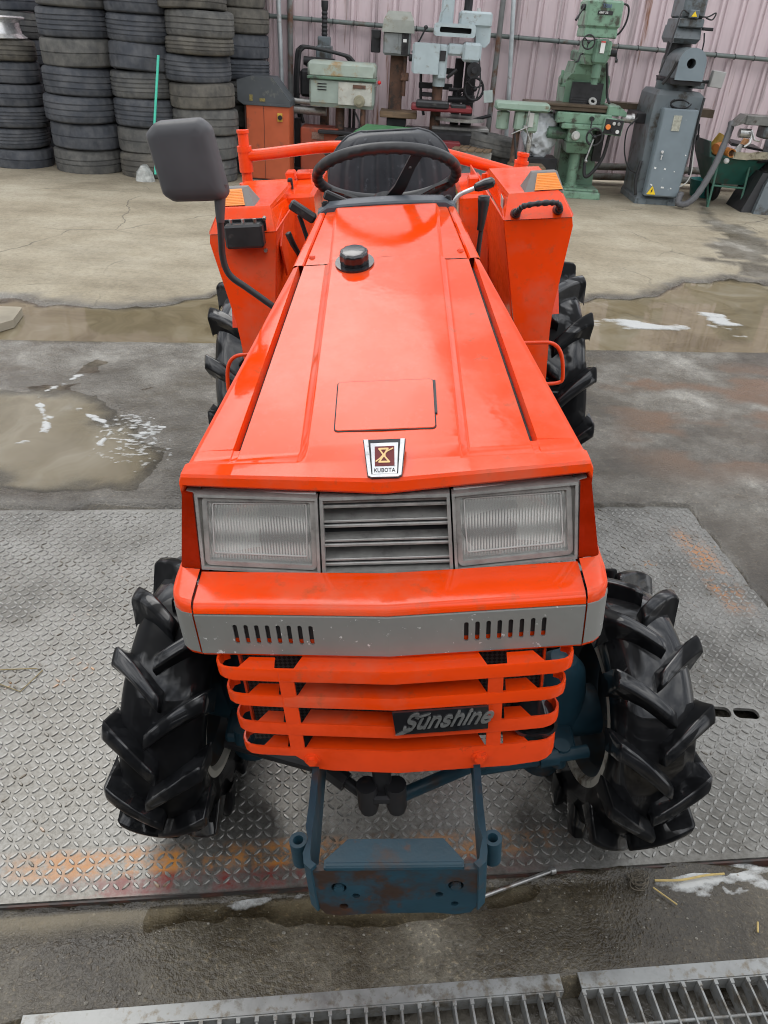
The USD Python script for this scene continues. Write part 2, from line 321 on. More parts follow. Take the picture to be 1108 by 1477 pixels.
gmat = usdkit.material(stage, '/World/Looks/yard_concrete', {
    'g': ('geometry', {}), 'ad': ('attribute', {'attribute': 'dry'}), 'am': ('attribute', {'attribute': 'mud'}), 'af': ('attribute', {'attribute': 'front'}),
    'nb': ('noise_texture', {'scale': 1.1, 'detail': 8., 'roughness': .66}), 'rb': ('rgb_ramp', {'ramp': [(.28, (.225, .188, .128)), (.5, (.335, .293, .215)), (.72, (.42, .38, .295))]}),
    'ms': ('mapping', {'scale': (.7, 1.3, 1)}), 'ns': ('noise_texture', {'scale': 2.2, 'detail': 6., 'roughness': .62}), 'rs': ('rgb_ramp', {'ramp': [(.36, (.55, .53, .50)), (.55, (1, 1, 1))]}),
    'mul': ('mix_color', {'blend_type': 'multiply', 'fac': .38}),
    'nf': ('noise_texture', {'scale': 38., 'detail': 6., 'roughness': .75}), 'rf': ('rgb_ramp', {'ramp': [(.3, (.70, .69, .66)), (.5, (1, 1, 1)), (.72, (1.18, 1.16, 1.12))]}),
    'mulf': ('mix_color', {'blend_type': 'multiply', 'fac': .9}),
    # hairline cracks
    'nw': ('noise_texture', {'scale': 1.6, 'detail': 4.}), 'va': ('vector_math', {'math_type': 'multiply_add', 'vector2': (.5, .5, 0)}),
    'vo': ('voronoi_texture', {'dimensions': '2D', 'feature': 'distance_to_edge', 'scale': .75}), 'vc': ('map_range', {'from_min': .0, 'from_max': .0085, 'to_min': .75, 'to_max': 0., 'clamp': True}),
    'nk': ('noise_texture', {'scale': .9, 'detail': 2.}), 'kk': ('map_range', {'from_min': .47, 'from_max': .56, 'to_min': 0., 'to_max': 1., 'clamp': True}), 'km': ('math', {'math_type': 'multiply'}),
    'ck': ('mix_color', {'b': (.06, .052, .042)}),
    # wet concrete
    'wb': ('noise_texture', {'scale': 1.7, 'detail': 10., 'roughness': .70}), 'wr': ('rgb_ramp', {'ramp': [(.34, (.028, .024, .018)), (.45, (.062, .054, .042)), (.55, (.120, .111, .096)), (.66, (.25, .24, .22))]}),
    'sp': ('noise_texture', {'scale': 105., 'detail': 2., 'roughness': .7}), 'spr': ('rgb_ramp', {'ramp': [(.28, (.40, .39, .37)), (.46, (.95, .95, .95)), (.60, (1.1, 1.1, 1.08)), (.70, (2.4, 2.3, 2.1))]}),
    'mw': ('mix_color', {'blend_type': 'multiply', 'fac': .75}), 'wl': ('noise_texture', {'scale': .85, 'detail': 6., 'roughness': .6, 'distortion': .8}), 'wlr': ('rgb_ramp', {'ramp': [(.36, (.42, .39, .34)), (.50, (.95, .94, .91)), (.64, (1.30, 1.30, 1.28))]}), 'ml2': ('mix_color', {'blend_type': 'multiply', 'fac': 1.}),
    'fr': ('mix_color', {'blend_type': 'multiply', 'b': (1.0, .95, .84)}),
    'mud': ('mix_color', {'b': (.115, .070, .042)}),
    'mx': ('mix_color', {}),
    'rw': ('map_range', {'from_min': .40, 'from_max': .62, 'to_min': .09, 'to_max': .42, 'clamp': True}), 'rmx': ('mix_float', {'b': .88}),
    'bh': ('math', {'math_type': 'add'}), 'bm': ('math', {'math_type': 'multiply', 'value2': .45}), 'bp': ('bump', {'strength': .75, 'distance': .005}),
    'p': ('principled_bsdf', {'specular_ior_level': .5})},
    [('g.position', 'nb.vector'), ('nb.fac', 'rb.fac'), ('g.position', 'ms.vector'), ('ms.vector', 'ns.vector'), ('ns.fac', 'rs.fac'), ('rb.color', 'mul.a'), ('rs.color', 'mul.b'),
     ('g.position', 'nf.vector'), ('nf.fac', 'rf.fac'), ('mul.result', 'mulf.a'), ('rf.color', 'mulf.b'),
     ('g.position', 'nw.vector'), ('nw.color', 'va.vector1'), ('g.position', 'va.vector3'), ('va.vector', 'vo.vector'), ('vo.distance', 'vc.value'),
     ('g.position', 'nk.vector'), ('nk.fac', 'kk.value'), ('kk.result', 'km.value1'), ('vc.result', 'km.value2'), ('km.value', 'ck.fac'), ('mulf.result', 'ck.a'),
     ('g.position', 'wb.vector'), ('wb.fac', 'wr.fac'), ('g.position', 'sp.vector'), ('sp.fac', 'spr.fac'), ('wr.color', 'mw.a'), ('spr.color', 'mw.b'),
     ('g.position', 'wl.vector'), ('wl.fac', 'wlr.fac'), ('mw.result', 'ml2.a'), ('wlr.color', 'ml2.b'), ('ml2.result', 'fr.a'), ('af.fac', 'fr.fac'), ('fr.result', 'mud.a'), ('am.fac', 'mud.fac'),
     ('mud.result', 'mx.a'), ('ck.result', 'mx.b'), ('ad.fac', 'mx.fac'), ('mx.result', 'p.base_color'),
     ('wb.fac', 'rw.value'), ('rw.result', 'rmx.a'), ('ad.fac', 'rmx.fac'), ('rmx.result', 'p.roughness'),
     ('nf.fac', 'bm.value1'), ('sp.fac', 'bh.value1'), ('bm.value', 'bh.value2'), ('bh.value', 'bp.height'), ('bp.normal', 'p.normal')], surface='p.BSDF')
UsdShade.MaterialBindingAPI.Apply(grn.GetPrim()).Bind(gmat)

# ---- standing water
wmat = usdkit.material(stage, '/World/Looks/muddy_water', {
    'g': ('geometry', {}), 'n0': ('noise_texture', {'scale': 1.2, 'detail': 3.}), 'va': ('vector_math', {'math_type': 'multiply_add', 'vector2': (1.3, 1.3, 0)}),
    'n': ('noise_texture', {'scale': 1.5, 'detail': 5., 'roughness': .6, 'distortion': 1.2}), 'r': ('rgb_ramp', {'ramp': [(.32, (.095, .075, .043)), (.5, (.165, .135, .084)), (.60, (.20, .17, .115)), (.72, (.26, .235, .185))]}),
    'nb': ('noise_texture', {'scale': 14., 'detail': 2.}), 'bp': ('bump', {'strength': .06, 'distance': .003}),
    'p': ('principled_bsdf', {'roughness': .035, 'ior': 1.33, 'specular_ior_level': .5}),
    'ad': ('attribute', {'attribute': 'depth'}), 'dm': ('map_range', {'range_type': 'smoothstep', 'from_min': .000, 'from_max': .016, 'to_min': .0, 'to_max': 1., 'clamp': True}), 'tr': ('transparent_bsdf', {'color': (.86, .83, .77)}), 'gl': ('glossy_bsdf', {'roughness': .04}), 'fr': ('fresnel', {'IOR': 1.33}), 'm1': ('mix_closure', {}), 'm2': ('mix_closure', {})},
    [('g.position', 'n0.vector'), ('n0.color', 'va.vector1'), ('g.position', 'va.vector3'), ('va.vector', 'n.vector'), ('n.fac', 'r.fac'), ('r.color', 'p.base_color'), ('g.position', 'nb.vector'), ('nb.fac', 'bp.height'), ('bp.normal', 'p.normal'), ('bp.normal', 'gl.normal'), ('fr.fac', 'm1.fac'), ('tr.BSDF', 'm1.closure1'), ('gl.BSDF', 'm1.closure2'), ('ad.fac', 'dm.value'), ('dm.result', 'm2.fac'), ('m1.closure', 'm2.closure1'), ('p.BSDF', 'm2.closure2')], surface='m2.closure')
def water(name, u0, u1, v0, v1, z, label, res):
    U_, W_ = np.meshgrid(np.linspace(u0, u1, int((u1-u0)/res)+2), np.linspace(v0, v1, int((v1-v0)/res)+2)); x, y = xy(U_, W_); dp = z-height(x, y)
    p = obj(name, grid(np.stack([x, y, np.full_like(x, z)], -1)), wmat, None, False, label=label, kind='structure'); attr(p, 'depth', dp.ravel())
def strip(u0, u1, v0, v1, z): return trimesh.Trimesh([(*xy(u, v), z) for u, v in ((u0, v0), (u1, v0), (u1, v1), (u0, v1))], [[0, 1, 2], [0, 2, 3]], process=False)
water('gutter_water', -6, 7, 4.20, 6.15, -.0085, 'muddy brown water standing in the gutter behind the tractor', .035)
water('pool_water', -6, -.53, 2.47, 4.15, -.0052, 'shallow muddy pool on the slab left of the tractor', .03)
water('edge_water', -3.3, .62, .80, .9405, -.0155, 'shallow water along the front edge of the steel plate', .012)
# ---- foam and suds
fmat = usdkit.material(stage, '/World/Looks/white_suds', {'g': ('geometry', {}), 'a': ('attribute', {'attribute': 'thick'}), 'n': ('noise_texture', {'scale': 120., 'detail': 5., 'roughness': .7}), 'mu': ('math', {'math_type': 'multiply'}), 'mr': ('map_range', {'from_min': .02, 'from_max': .42, 'to_min': 0., 'to_max': .92, 'clamp': True}), 't': ('transparent_bsdf', {}), 'bp': ('bump', {'strength': .5, 'distance': .003}), 'p': ('principled_bsdf', {'base_color': (.52, .53, .52), 'roughness': .4}), 'm': ('mix_closure', {})},
    [('g.position', 'n.vector'), ('n.fac', 'bp.height'), ('bp.normal', 'p.normal'), ('a.fac', 'mu.value1'), ('n.fac', 'mu.value2'), ('mu.value', 'mr.value'), ('mr.result', 'm.fac'), ('t.BSDF', 'm.closure1'), ('p.BSDF', 'm.closure2')], surface='m.closure')
def suds(name, label, cx, cy, rx, ry, z, thr, scale, seed, hgt=.004, rot=0., res=.005, path=None, pw=.02):
    nx, ny = int(2*rx/res), int(2*ry/res); gx_, gy_ = np.meshgrid(np.linspace(-rx, rx, nx), np.linspace(-ry, ry, ny))
    c, s = math.cos(rot), math.sin(rot); x = cx+gx_*c-gy_*s; y = cy+gx_*s+gy_*c
    q = fb(gx_*1.0, gy_*2.0, scale, 5, seed)
    if path is None: mk = q-.45*((gx_/rx)**2+(gy_/ry)**2)-thr
    else:
        d = np.min([np.hypot(x-(a[0]+(b[0]-a[0])*t), y-(a[1]+(b[1]-a[1])*t)) for a, b in zip(path[:-1], path[1:]) for t in [np.clip(((x-a[0])*(b[0]-a[0])+(y-a[1])*(b[1]-a[1]))/((b[0]-a[0])**2+(b[1]-a[1])**2), 0, 1)]], axis=0)
        mk = (1-d/pw)*.5+(q-.5)*1.6-thr
    h = np.clip(mk*6, -.2, 1); zz = z+hgt*np.where(h > 0, np.sqrt(np.maximum(h, 0)), h); k = nx; f = []
    ok = h > 0; cell = ok[:-1, :-1] | ok[1:, :-1] | ok[:-1, 1:] | ok[1:, 1:]
    for i, j in zip(*np.nonzero(cell)): a = i*k+j; f += [[a, a+1, a+k+1], [a, a+k+1, a+k]]
    if not f: return
    m_ = trimesh.Trimesh(np.stack([x, y, zz], -1).reshape(-1, 3), f, process=False); th_ = np.clip(mk*3.2, 0, 1).ravel(); keep = np.zeros(len(m_.vertices), bool); keep[np.asarray(m_.faces).ravel()] = True; m_.remove_unreferenced_vertices()
    p = obj(name, m_, fmat, None, True, label=label, kind='stuff'); attr(p, 'thick', th_[keep])
suds('foam', 'white foam floating in the gutter right of the tractor', 1.52, 4.90, .40, .13, -.0078, .27, 6, 61, .004)
suds('foam', 'broken white foam at the right of the gutter', 2.16, 5.12, .14, .34, -.0078, .33, 8, 62, .004)
suds('foam', 'white suds dried on concrete right of the front wheel', .735, 1.000, .18, .045, -.0108, .24, 26, 63, .002, KA, .003)
suds('foam', 'faint suds by the rear wheel on the right', 1.18, 3.35, .22, .28, .0030, .42, 12, 64, .0015)
suds('foam', 'flecks of suds on the wet slab left of the tractor', -1.12, 2.95, .30, .45, -.001, .47, 40, 65, .0012)
suds('foam', 'curved line of suds drifting on the muddy pool', -1.65, 3.0, .35, .55, -.0048, .30, 14, 66, .002 , 0, .004, [(-1.62, 3.55), (-1.74, 3.25), (-1.56, 2.93), (-1.60, 2.80), (-1.75, 2.66), (-1.98, 2.58)], .03)
suds('foam', 'swirl of suds in the pool beside the wet patch', -1.35, 3.0, .25, .3, -.0048, .30, 14, 68, .002 , 0, .004, [(-1.50, 3.12), (-1.36, 3.03), (-1.28, 2.94), (-1.29, 2.82)], .022)
suds('foam', 'suds along the plate edge under the left of the bracket', -.27, .890, .16, .036, -.0150, .40, 20, 67, .002, KA, .004)
# low dry slab corner at the left edge
P = [(-4.0, 3.55), (-2.46, 3.75), (-2.26, 4.12), (-2.30, 4.32), (-4.0, 4.2)]
m_ = extr(sg.Polygon(P).buffer(.02), .045); m_.apply_translation((0, 0, -.005))
obj('raised_slab', m_, pmat('dry_slab', (.31, .275, .21), .9, var=.25, scale=4, bump=.5, bscale=60, dirt=(.12, .10, .08), damt=.36, dscale=5), None, 25, label='low dry concrete slab corner at the left edge', kind='structure')

# ================================================================== the steel checker plate
U0, U1, V0, V1 = -3.4, 1.512, .942, 2.455
def uvpoly(P): return [xy(u, v) for u, v in P]
sheet = sg.Polygon(uvpoly([(U0, V0), (U1, V0), (U1, V1), (U0, V1)]))
hx, hy = .958, 1.502
slot = [affinity.translate(rrect(-.073, -.019, -.006, .019, .016), hx, hy), affinity.translate(rrect(.002, -.019, .073, .019, .016), hx, hy)]
slot = affinity.rotate(unary_union(slot), .3, origin=(hx, hy))
plate = thing('steel_plate', 'large wet steel checker plate set in the concrete under the tractor', 'steel plate', kind='structure')
pm = usdkit.material(stage, '/World/Looks/wet_checker_steel', {
    'g': ('geometry', {}), 'rot': ('mapping', {'rotation': (0, 0, -KA)}), 'sx': ('separate_xyz', {}),
    'n': ('noise_texture', {'scale': 3.2, 'detail': 8., 'roughness': .65}), 'r': ('rgb_ramp', {'ramp': [(.34, (.105, .100, .090)), (.48, (.175, .17, .156)), (.64, (.26, .257, .243))]}),
    'nf': ('noise_texture', {'scale': 90., 'detail': 4., 'roughness': .7}), 'rf': ('rgb_ramp', {'ramp': [(.32, (.50, .48, .44)), (.55, (1, 1, 1)), (.7, (1.2, 1.2, 1.2))]}), 'mf': ('mix_color', {'blend_type': 'multiply', 'fac': .7}),
    # paint worn into the front edge
    'np': ('noise_texture', {'scale': 11., 'detail': 8., 'roughness': .78}),
    'vo': ('map_range', {'range_type': 'smoothstep', 'from_min': .0, 'from_max': 1., 'clamp': True}),
    'o1': ('rgb_ramp', {'ramp': [(0, (0, 0, 0)), (.22, (0, 0, 0)), (.34, (1, 1, 1)), (.56, (1, 1, 1)), (.72, (0, 0, 0))]}), 'vm': ('map_range', {'from_min': .93, 'from_max': 1.10, 'clamp': True}),
    'um': ('map_range', {'from_min': -1.0, 'from_max': 1.0, 'clamp': True}), 'u1': ('rgb_ramp', {'ramp': [(.0, (.15, .15, .15)), (.16, (.2, .2, .2)), (.24, (.9, .9, .9)), (.46, (1, 1, 1)), (.56, (.6, .6, .6)), (.75, (.7, .7, .7)), (.80, (0, 0, 0))]}),
    'oa': ('math', {'math_type': 'multiply'}), 'ob': ('math', {'math_type': 'multiply'}), 'on': ('map_range', {'from_min': .44, 'from_max': .60, 'clamp': True}),
    'oc': ('mix_color', {'b': (.55, .22, .035)}),
    'r1': ('rgb_ramp', {'ramp': [(0, (.0, .0, .0)), (.06, (1, 1, 1)), (.26, (1, 1, 1)), (.36, (0, 0, 0))]}), 'u2': ('rgb_ramp', {'ramp': [(.20, (0, 0, 0)), (.26, (.6, .6, .6)), (.34, (1, 1, 1)), (.52, (.9, .9, .9)), (.7, (.35, .35, .35)), (.8, (0, 0, 0))]}),
    'ra': ('math', {'math_type': 'multiply'}), 'rb': ('math', {'math_type': 'multiply'}), 'rn': ('map_range', {'from_min': .44, 'from_max': .60, 'clamp': True}),
    'rc': ('mix_color', {'b': (.20, .022, .018)}),
    # orange streak at the right edge
    'e1': ('map_range', {'from_min': 1.33, 'from_max': 1.47, 'clamp': True}), 'e2': ('rgb_ramp', {'ramp': [(0, (0, 0, 0)), (.35, (1, 1, 1)), (.65, (1, 1, 1)), (1, (0, 0, 0))]}),
    'e3': ('map_range', {'from_min': 1.75, 'from_max': 2.3, 'clamp': True}), 'e4': ('rgb_ramp', {'ramp': [(0, (0, 0, 0)), (.3, (1, 1, 1)), (.8, (.7, .7, .7)), (1, (0, 0, 0))]}), 'ea': ('math', {'math_type': 'multiply'}), 'eb': ('math', {'math_type': 'multiply'}),
    'ec': ('mix_color', {'b': (.50, .20, .05)}),
    'rw': ('map_range', {'from_min': .35, 'from_max': .65, 'to_min': .22, 'to_max': .50, 'clamp': True}), 'bp': ('bump', {'strength': .35, 'distance': .0012}),
    'pm0': ('math', {'math_type': 'add'}), 'pm1': ('map_range', {'from_min': 0., 'from_max': .6, 'to_min': .55, 'to_max': .05, 'clamp': True}), 'p': ('principled_bsdf', {})},
    [('g.position', 'rot.vector'), ('rot.vector', 'sx.vector'), ('g.position', 'n.vector'), ('n.fac', 'r.fac'), ('g.position', 'nf.vector'), ('nf.fac', 'rf.fac'), ('r.color', 'mf.a'), ('rf.color', 'mf.b'),
     ('g.position', 'np.vector'), ('sx.y', 'vm.value'), ('vm.result', 'o1.fac'), ('sx.x', 'um.value'), ('um.result', 'u1.fac'), ('o1.color', 'oa.value1'), ('u1.color', 'oa.value2'), ('np.fac', 'on.value'), ('oa.value', 'ob.value1'), ('on.result', 'ob.value2'), ('ob.value', 'oc.fac'), ('mf.result', 'oc.a'),
     ('vm.result', 'r1.fac'), ('um.result', 'u2.fac'), ('r1.color', 'ra.value1'), ('u2.color', 'ra.value2'), ('np.fac', 'rn.value'), ('ra.value', 'rb.value1'), ('rn.result', 'rb.value2'), ('rb.value', 'rc.fac'), ('oc.result', 'rc.a'),
     ('sx.x', 'e1.value'), ('e1.result', 'e2.fac'), ('sx.y', 'e3.value'), ('e3.result', 'e4.fac'), ('e2.color', 'ea.value1'), ('e4.color', 'ea.value2'), ('ea.value', 'eb.value1'), ('on.result', 'eb.value2'), ('eb.value', 'ec.fac'), ('rc.result', 'ec.a'),
     ('ec.result', 'p.base_color'), ('ob.value', 'pm0.value1'), ('rb.value', 'pm0.value2'), ('pm0.value', 'pm1.value'), ('pm1.result', 'p.metallic'), ('n.fac', 'rw.value'), ('rw.result', 'p.roughness'), ('nf.fac', 'bp.height'), ('bp.normal', 'p.normal')], surface='p.BSDF')
pl = extr(sheet.difference(slot), .010); pl.apply_translation((0, 0, -.010))
obj('sheet', pl, pm, plate, False)
step = .0212; nu, nv = int((U1-.012-U0)/step), int((V1-V0-.02)/step)
Ui, Vi = np.meshgrid(np.arange(nu), np.arange(nv)); ori = ((Ui+Vi) % 2).ravel(); Uc, Vc = U0+.01+(Ui.ravel()+.5)*step, V0+.012+(Vi.ravel()+.5)*step
rr_ = np.random.default_rng(3); Hh = .0026*(.75+.5*rr_.random(len(Uc)))*(.55+.6*fb(Uc, Vc, 2.2, 3, 77))
bl = np.array([(-.0112, 0), (-.0058, -.0038), (.0058, -.0038), (.0112, 0), (.0058, .0038), (-.0058, .0038)]); tl = bl*[.82, .52]
aa = np.where(ori > 0, PI/4, -PI/4)+KA+rr_.normal(0, .03, len(Uc)); xc, yc = (Uc-K*Vc)/(1+K*K), Vc+K*(Uc-K*Vc)/(1+K*K)
def place(P, z): return np.stack([xc[:, None]+P[:, 0]*np.cos(aa)[:, None]-P[:, 1]*np.sin(aa)[:, None], yc[:, None]+P[:, 0]*np.sin(aa)[:, None]+P[:, 1]*np.cos(aa)[:, None], np.broadcast_to(z, (len(xc), 6))], -1)
verts = np.concatenate([place(bl, np.full((1, 1), -.0003)), place(tl, Hh[:, None])], 1)
keep = ~np.array([slot.buffer(.012).contains(sg.Point(a, b)) for a, b in zip(xc, yc)]); verts = verts[keep]
fl = []
for i in range(6): j = (i+1) % 6; fl += [[i, j, 6+j], [i, 6+j, 6+i]]
for i in range(1, 5): fl.append([6, 6+i, 7+i])
F_ = (np.arange(len(verts))[:, None, None]*12+np.array(fl)).reshape(-1, 3)
lm = pmat('worn_tread_steel', (.24, .236, .222), .30, metal=.5, var=.25, scale=26, rvar=.12, dirt=(.10, .085, .065), damt=.40, dscale=14, dirt2=(.40, .19, .06), d2amt=.30, d2scale=6)
obj('raised_tread', trimesh.Trimesh(verts.reshape(-1, 3), F_, process=False), lm, plate, False, kind='stuff')
obj('edge_angle', trimesh.util.concatenate([extr(sg.Polygon(uvpoly([(U0, V0-.0075), (U1, V0-.0075), (U1, V0-.0030), (U0, V0-.0030)])), .028)]).apply_translation((0, 0, -.030)), pmat('rusty_edge', (.045, .018, .012), .5, var=.4, scale=30, dirt=(.02, .018, .016), damt=.5, dscale=20), plate, False)

# ================================================================== drain gratings
gst = pmat('galvanised_grate', (.24, .245, .24), .38, metal=.55, var=.25, scale=14, rvar=.1, dirt=(.09, .075, .055), damt=.40, dscale=16, dirt2=(.16, .14, .11), d2amt=.4, d2scale=60)
for (ua, ub, lab) in ((-.576, .4565, 'galvanised drain grating, the left and longer one at the bottom edge'), (.4945, 1.53, 'galvanised drain grating in the bottom right corner')):
    g_ = thing('drain_grating', lab, 'grating', (*xy(ua, .72), -.012))
    zt = -.006
    fr_ = extr(sg.Polygon(uvpoly([(ua, .697), (ub, .697), (ub, .727), (ua, .727)])), .005); fr_.apply_translation((0, 0, zt-.005))
    f2 = extr(sg.Polygon(uvpoly([(ua, .694), (ub, .694), (ub, .6965), (ua, .6965)])), .038); f2.apply_translation((0, 0, zt-.040))
    obj('frame', fr_, gst, g_, False); obj('frame_lip', f2, gst, g_, False)
    k0 = .4963 if ua > .4 else .4545; us = k0+np.arange(0, 31)*.0345 if ua > .4 else k0-.012-np.arange(0, 29)*.0345
    for k, u in enumerate(us):
        skew = -.030
        def pt(u_, v_, z_): return (*xy(u_+skew*(.69-v_)/.3*0, v_), z_)
        b_ = hull([pt(u+dx, v_, z_) for dx in (-.0019, .0019) for v_ in (.372, .6935) for z_ in (zt-.034, zt-.001)])
        nb = hull([pt(u+dx, v_, z_) for dx in (-.0038, .0038) for v_ in (.684, .6938) for z_ in (zt-.006, zt+.0015)])
        obj('bar', join([b_, nb]), gst, g_, 30)
    for v_ in (.628, .53, .43):
        a_, b_ = V(*xy(us.min(), v_), zt-.006), V(*xy(us.max(), v_), zt-.006); obj('cross_rod', cyl(a_, b_, .0035, 8), gst, g_, True)
obj('drain_sludge', strip(-.62, 1.63, .35, .71, -.075), pmat('drain_sludge', (.16, .145, .12), .22, var=.45, scale=9, rvar=.15, bump=.8, bscale=30, bdist=.01, dirt=(.03, .024, .016), damt=.45, dscale=12), None, False, label='wet silt lying under the drain bars', kind='structure')

# ---- small things on the ground
a_, b_ = V(.219, .9235, .000), V(.372, .990, .002)
rod = thing('steel_rod', 'bent grey steel rod lying by the plate right of the bracket', 'rod', tuple(a_))
obj('shaft', tube([V(.150, .893, -.002), a_, b_], .0045, 10), 'steel', rod, True); obj('collar', cyl(b_-V(.006, .003, 0), b_+V(.004, .0015, 0), .0085, 12), 'steel', rod)
straw = pmat('yellow_straw', (.50, .37, .14), .6, var=.2, scale=40)
for lab, P, r in (('long yellow straw on the suds by the right front wheel', [(.60, .985), (.66, .990), (.72, 1.005), (.765, 1.012)], .0028), ('thin yellow straw pointing toward the drain', [(.592, .968), (.61, .953), (.635, .932)], .0018), ('short straw at the right edge above the grating', [(.792, .883), (.800, .905)], .0022)):
    tag(obj('straw', tube(smoothpath([V(x, y, -.003) for x, y in P], 4), r, 6), straw, None, True), lab, 'straw')
cl = []
r8 = np.random.default_rng(8)
for k in range(26):
    a0, R0, t0 = r8.random()*6.28, .008+.012*r8.random(), 2+3*r8.random(); c0 = V(.562, .982, .000)+V(*r8.normal(0, .006, 2), .012*r8.random())
    cl.append(tube([c0+V(R0*math.cos(a0+t), R0*math.sin(a0+t)*.8, .004*math.sin(2*t+a0)) for t in np.linspace(0, t0, 9)], .0011, 4))
tag(obj('fibre_tangle', join(cl), pmat('dirty_fibre', (.14, .12, .09), .8, var=.3, scale=60), None, True), 'tangled ball of dirty fibre beside the white suds', 'fibre')
tag(obj('wire_loop', join([tube([V(*(np.array(p)), .0035) for p in ((-1.12, 1.475), (-1.00, 1.493), (-.978, 1.487), (-1.004, 1.405), (-1.08, 1.43))], .0016, 5)]), pmat('brass_wire', (.26, .20, .08), .5), None, True), 'thin yellow cord lying in an angle on the left of the plate', 'cord')
tag(obj('ring_of_wire', ring((-.73, 1.62, .0035), (0, 0, 1), .028, .0009, 24, 4), 'trim', None, True), 'thin ring of wire on the plate left of the front wheel', 'wire ring')
st = []
for k in range(240):
    x, y = r8.uniform(-.75, .95), r8.uniform(.74, .93); x, y = xy(x, y)
    s_ = .0012+.0035*r8.random()**4; q = trimesh.creation.icosphere(subdivisions=0, radius=1.); q.vertices *= s_*np.array([1, .8, .6]); q.apply_translation((x, y, float(height(np.array(x), np.array(y)))+s_*.2)); st.append(q)
obj('grit', join(st), pmat('grit_stones', (.20, .185, .155), .6, var=.6, scale=200), None, False, label='loose grit scattered on the wet concrete in front', kind='stuff')
# ================================================================== the wall of corrugated sheets
WM = .09; WA = math.atan(WM); wd = V(math.cos(WA), math.sin(WA), 0); wn = V(math.sin(WA), -math.cos(WA), 0)   # along, towards the yard
def wp(x, out=0., z=0.): q = V(x, 10.45+WM*x, 0)+wn*out; return V(q[0], q[1], z)
wallm = pmat('faded_pink_sheet', (.55, .445, .46), .55, var=.10, scale=2.5, mapscale=(3, 3, .35), rvar=.08,
             dirt=(.19, .075, .034), damt=.355, dscale=1.0, dsharp=.04, dmap=(6.5, 6.5, .42), dirt2=(.33, .27, .275), d2amt=.40, d2scale=1.0)
wall = thing('corrugated_wall', 'faded pink corrugated steel fence wall with rust runs behind the machines', 'wall', tuple(wp(0)))
per = .2405; prof = [(0, 0), (.120, 0), (.135, .030), (.165, .030), (.180, 0), (.196, 0), (.204, .012), (.216, .012), (.224, 0)]
s0 = -12.012
for k in range(32):
    pts = []
    for j in range(3):
        for a_, d_ in prof: pts.append((s0+(3*k+j)*per+a_, d_))
    pts.append((s0+(3*k+3)*per+.012, .0))
    off = .004*(k % 2)
    low = np.array([wp(0, 0, 0)+wd*a_+wn*(d_+off)+V(0, 0, .05) for a_, d_ in pts]); hi = low+V(0, 0, 3.1+.03*math.sin(k*2.1))
    obj('wall_sheet', grid([low, hi]), wallm, wall, False)
pz = lambda x: 1.579-.0187*(x+1.6)
P = [wp(x, .075, pz(x)) for x in np.linspace(-11.8, 10.8, 46)]
obj('girt_pipe', tube(P, .0245, 14), pmat('greenish_pipe', (.15, .175, .165), .5, metal=.3, var=.2, scale=6, dirt=(.12, .06, .035), damt=.36, dscale=4), wall, True)
obj('hook_bolts', join([ring(wp(x, .07, pz(x)), wd, .029, .0045, 14, 5) for x in np.arange(-11.6, 10.6, per)]), 'blackmetal', wall, True)
P = [wp(x, .075, 2.72) for x in np.linspace(-11.8, 10.8, 12)]
obj('girt_pipe', tube(P, .0245, 14), 'galv', wall, True)
for x in (-9.0, -5.6, -1.50, .90, 7.6):
    obj('wall_post', tube([wp(x, .16, .0), wp(x, .16, 2.9)], .032, 12), pmat('grey_post_%d' % int(x*10+200), (.16, .165, .16), .5, metal=.3, var=.25, scale=5, dirt=(.12, .055, .03), damt=.42, dscale=4), wall, True)
tag(obj('conduit_pipe', tube([wp(-1.63, .20, 2.6), wp(-1.625, .20, 1.7), wp(-1.60, .20, .85), wp(-1.575, .22, .0)], .026, 12), 'galv', None, True), 'bright galvanised pipe standing against the wall beside the tyres', 'pipe')
tag(obj('conduit_pipe', tube([wp(.98, .16, 2.5), wp(1.02, .16, 1.88), wp(1.105, .18, .85), wp(1.165, .20, .0)], .026, 12), 'galv', None, True), 'galvanised pipe leaning on the wall left of the green milling machine', 'pipe')
for z, o in ((.20, .22), (.095, .30)):
    tag(obj('ground_pipe', tube([wp(1.4, o, z), wp(3.0, o, z+.03), wp(5.4, o, z+.01)], .042, 12), pmat('dull_pipe_%d' % int(z*100), (.17, .165, .145), .55, var=.25, scale=5, dirt=(.09, .06, .04), damt=.45, dscale=5), None, True), ('upper' if z > .15 else 'lower')+' of two dull pipes lying along the foot of the wall', 'pipe')

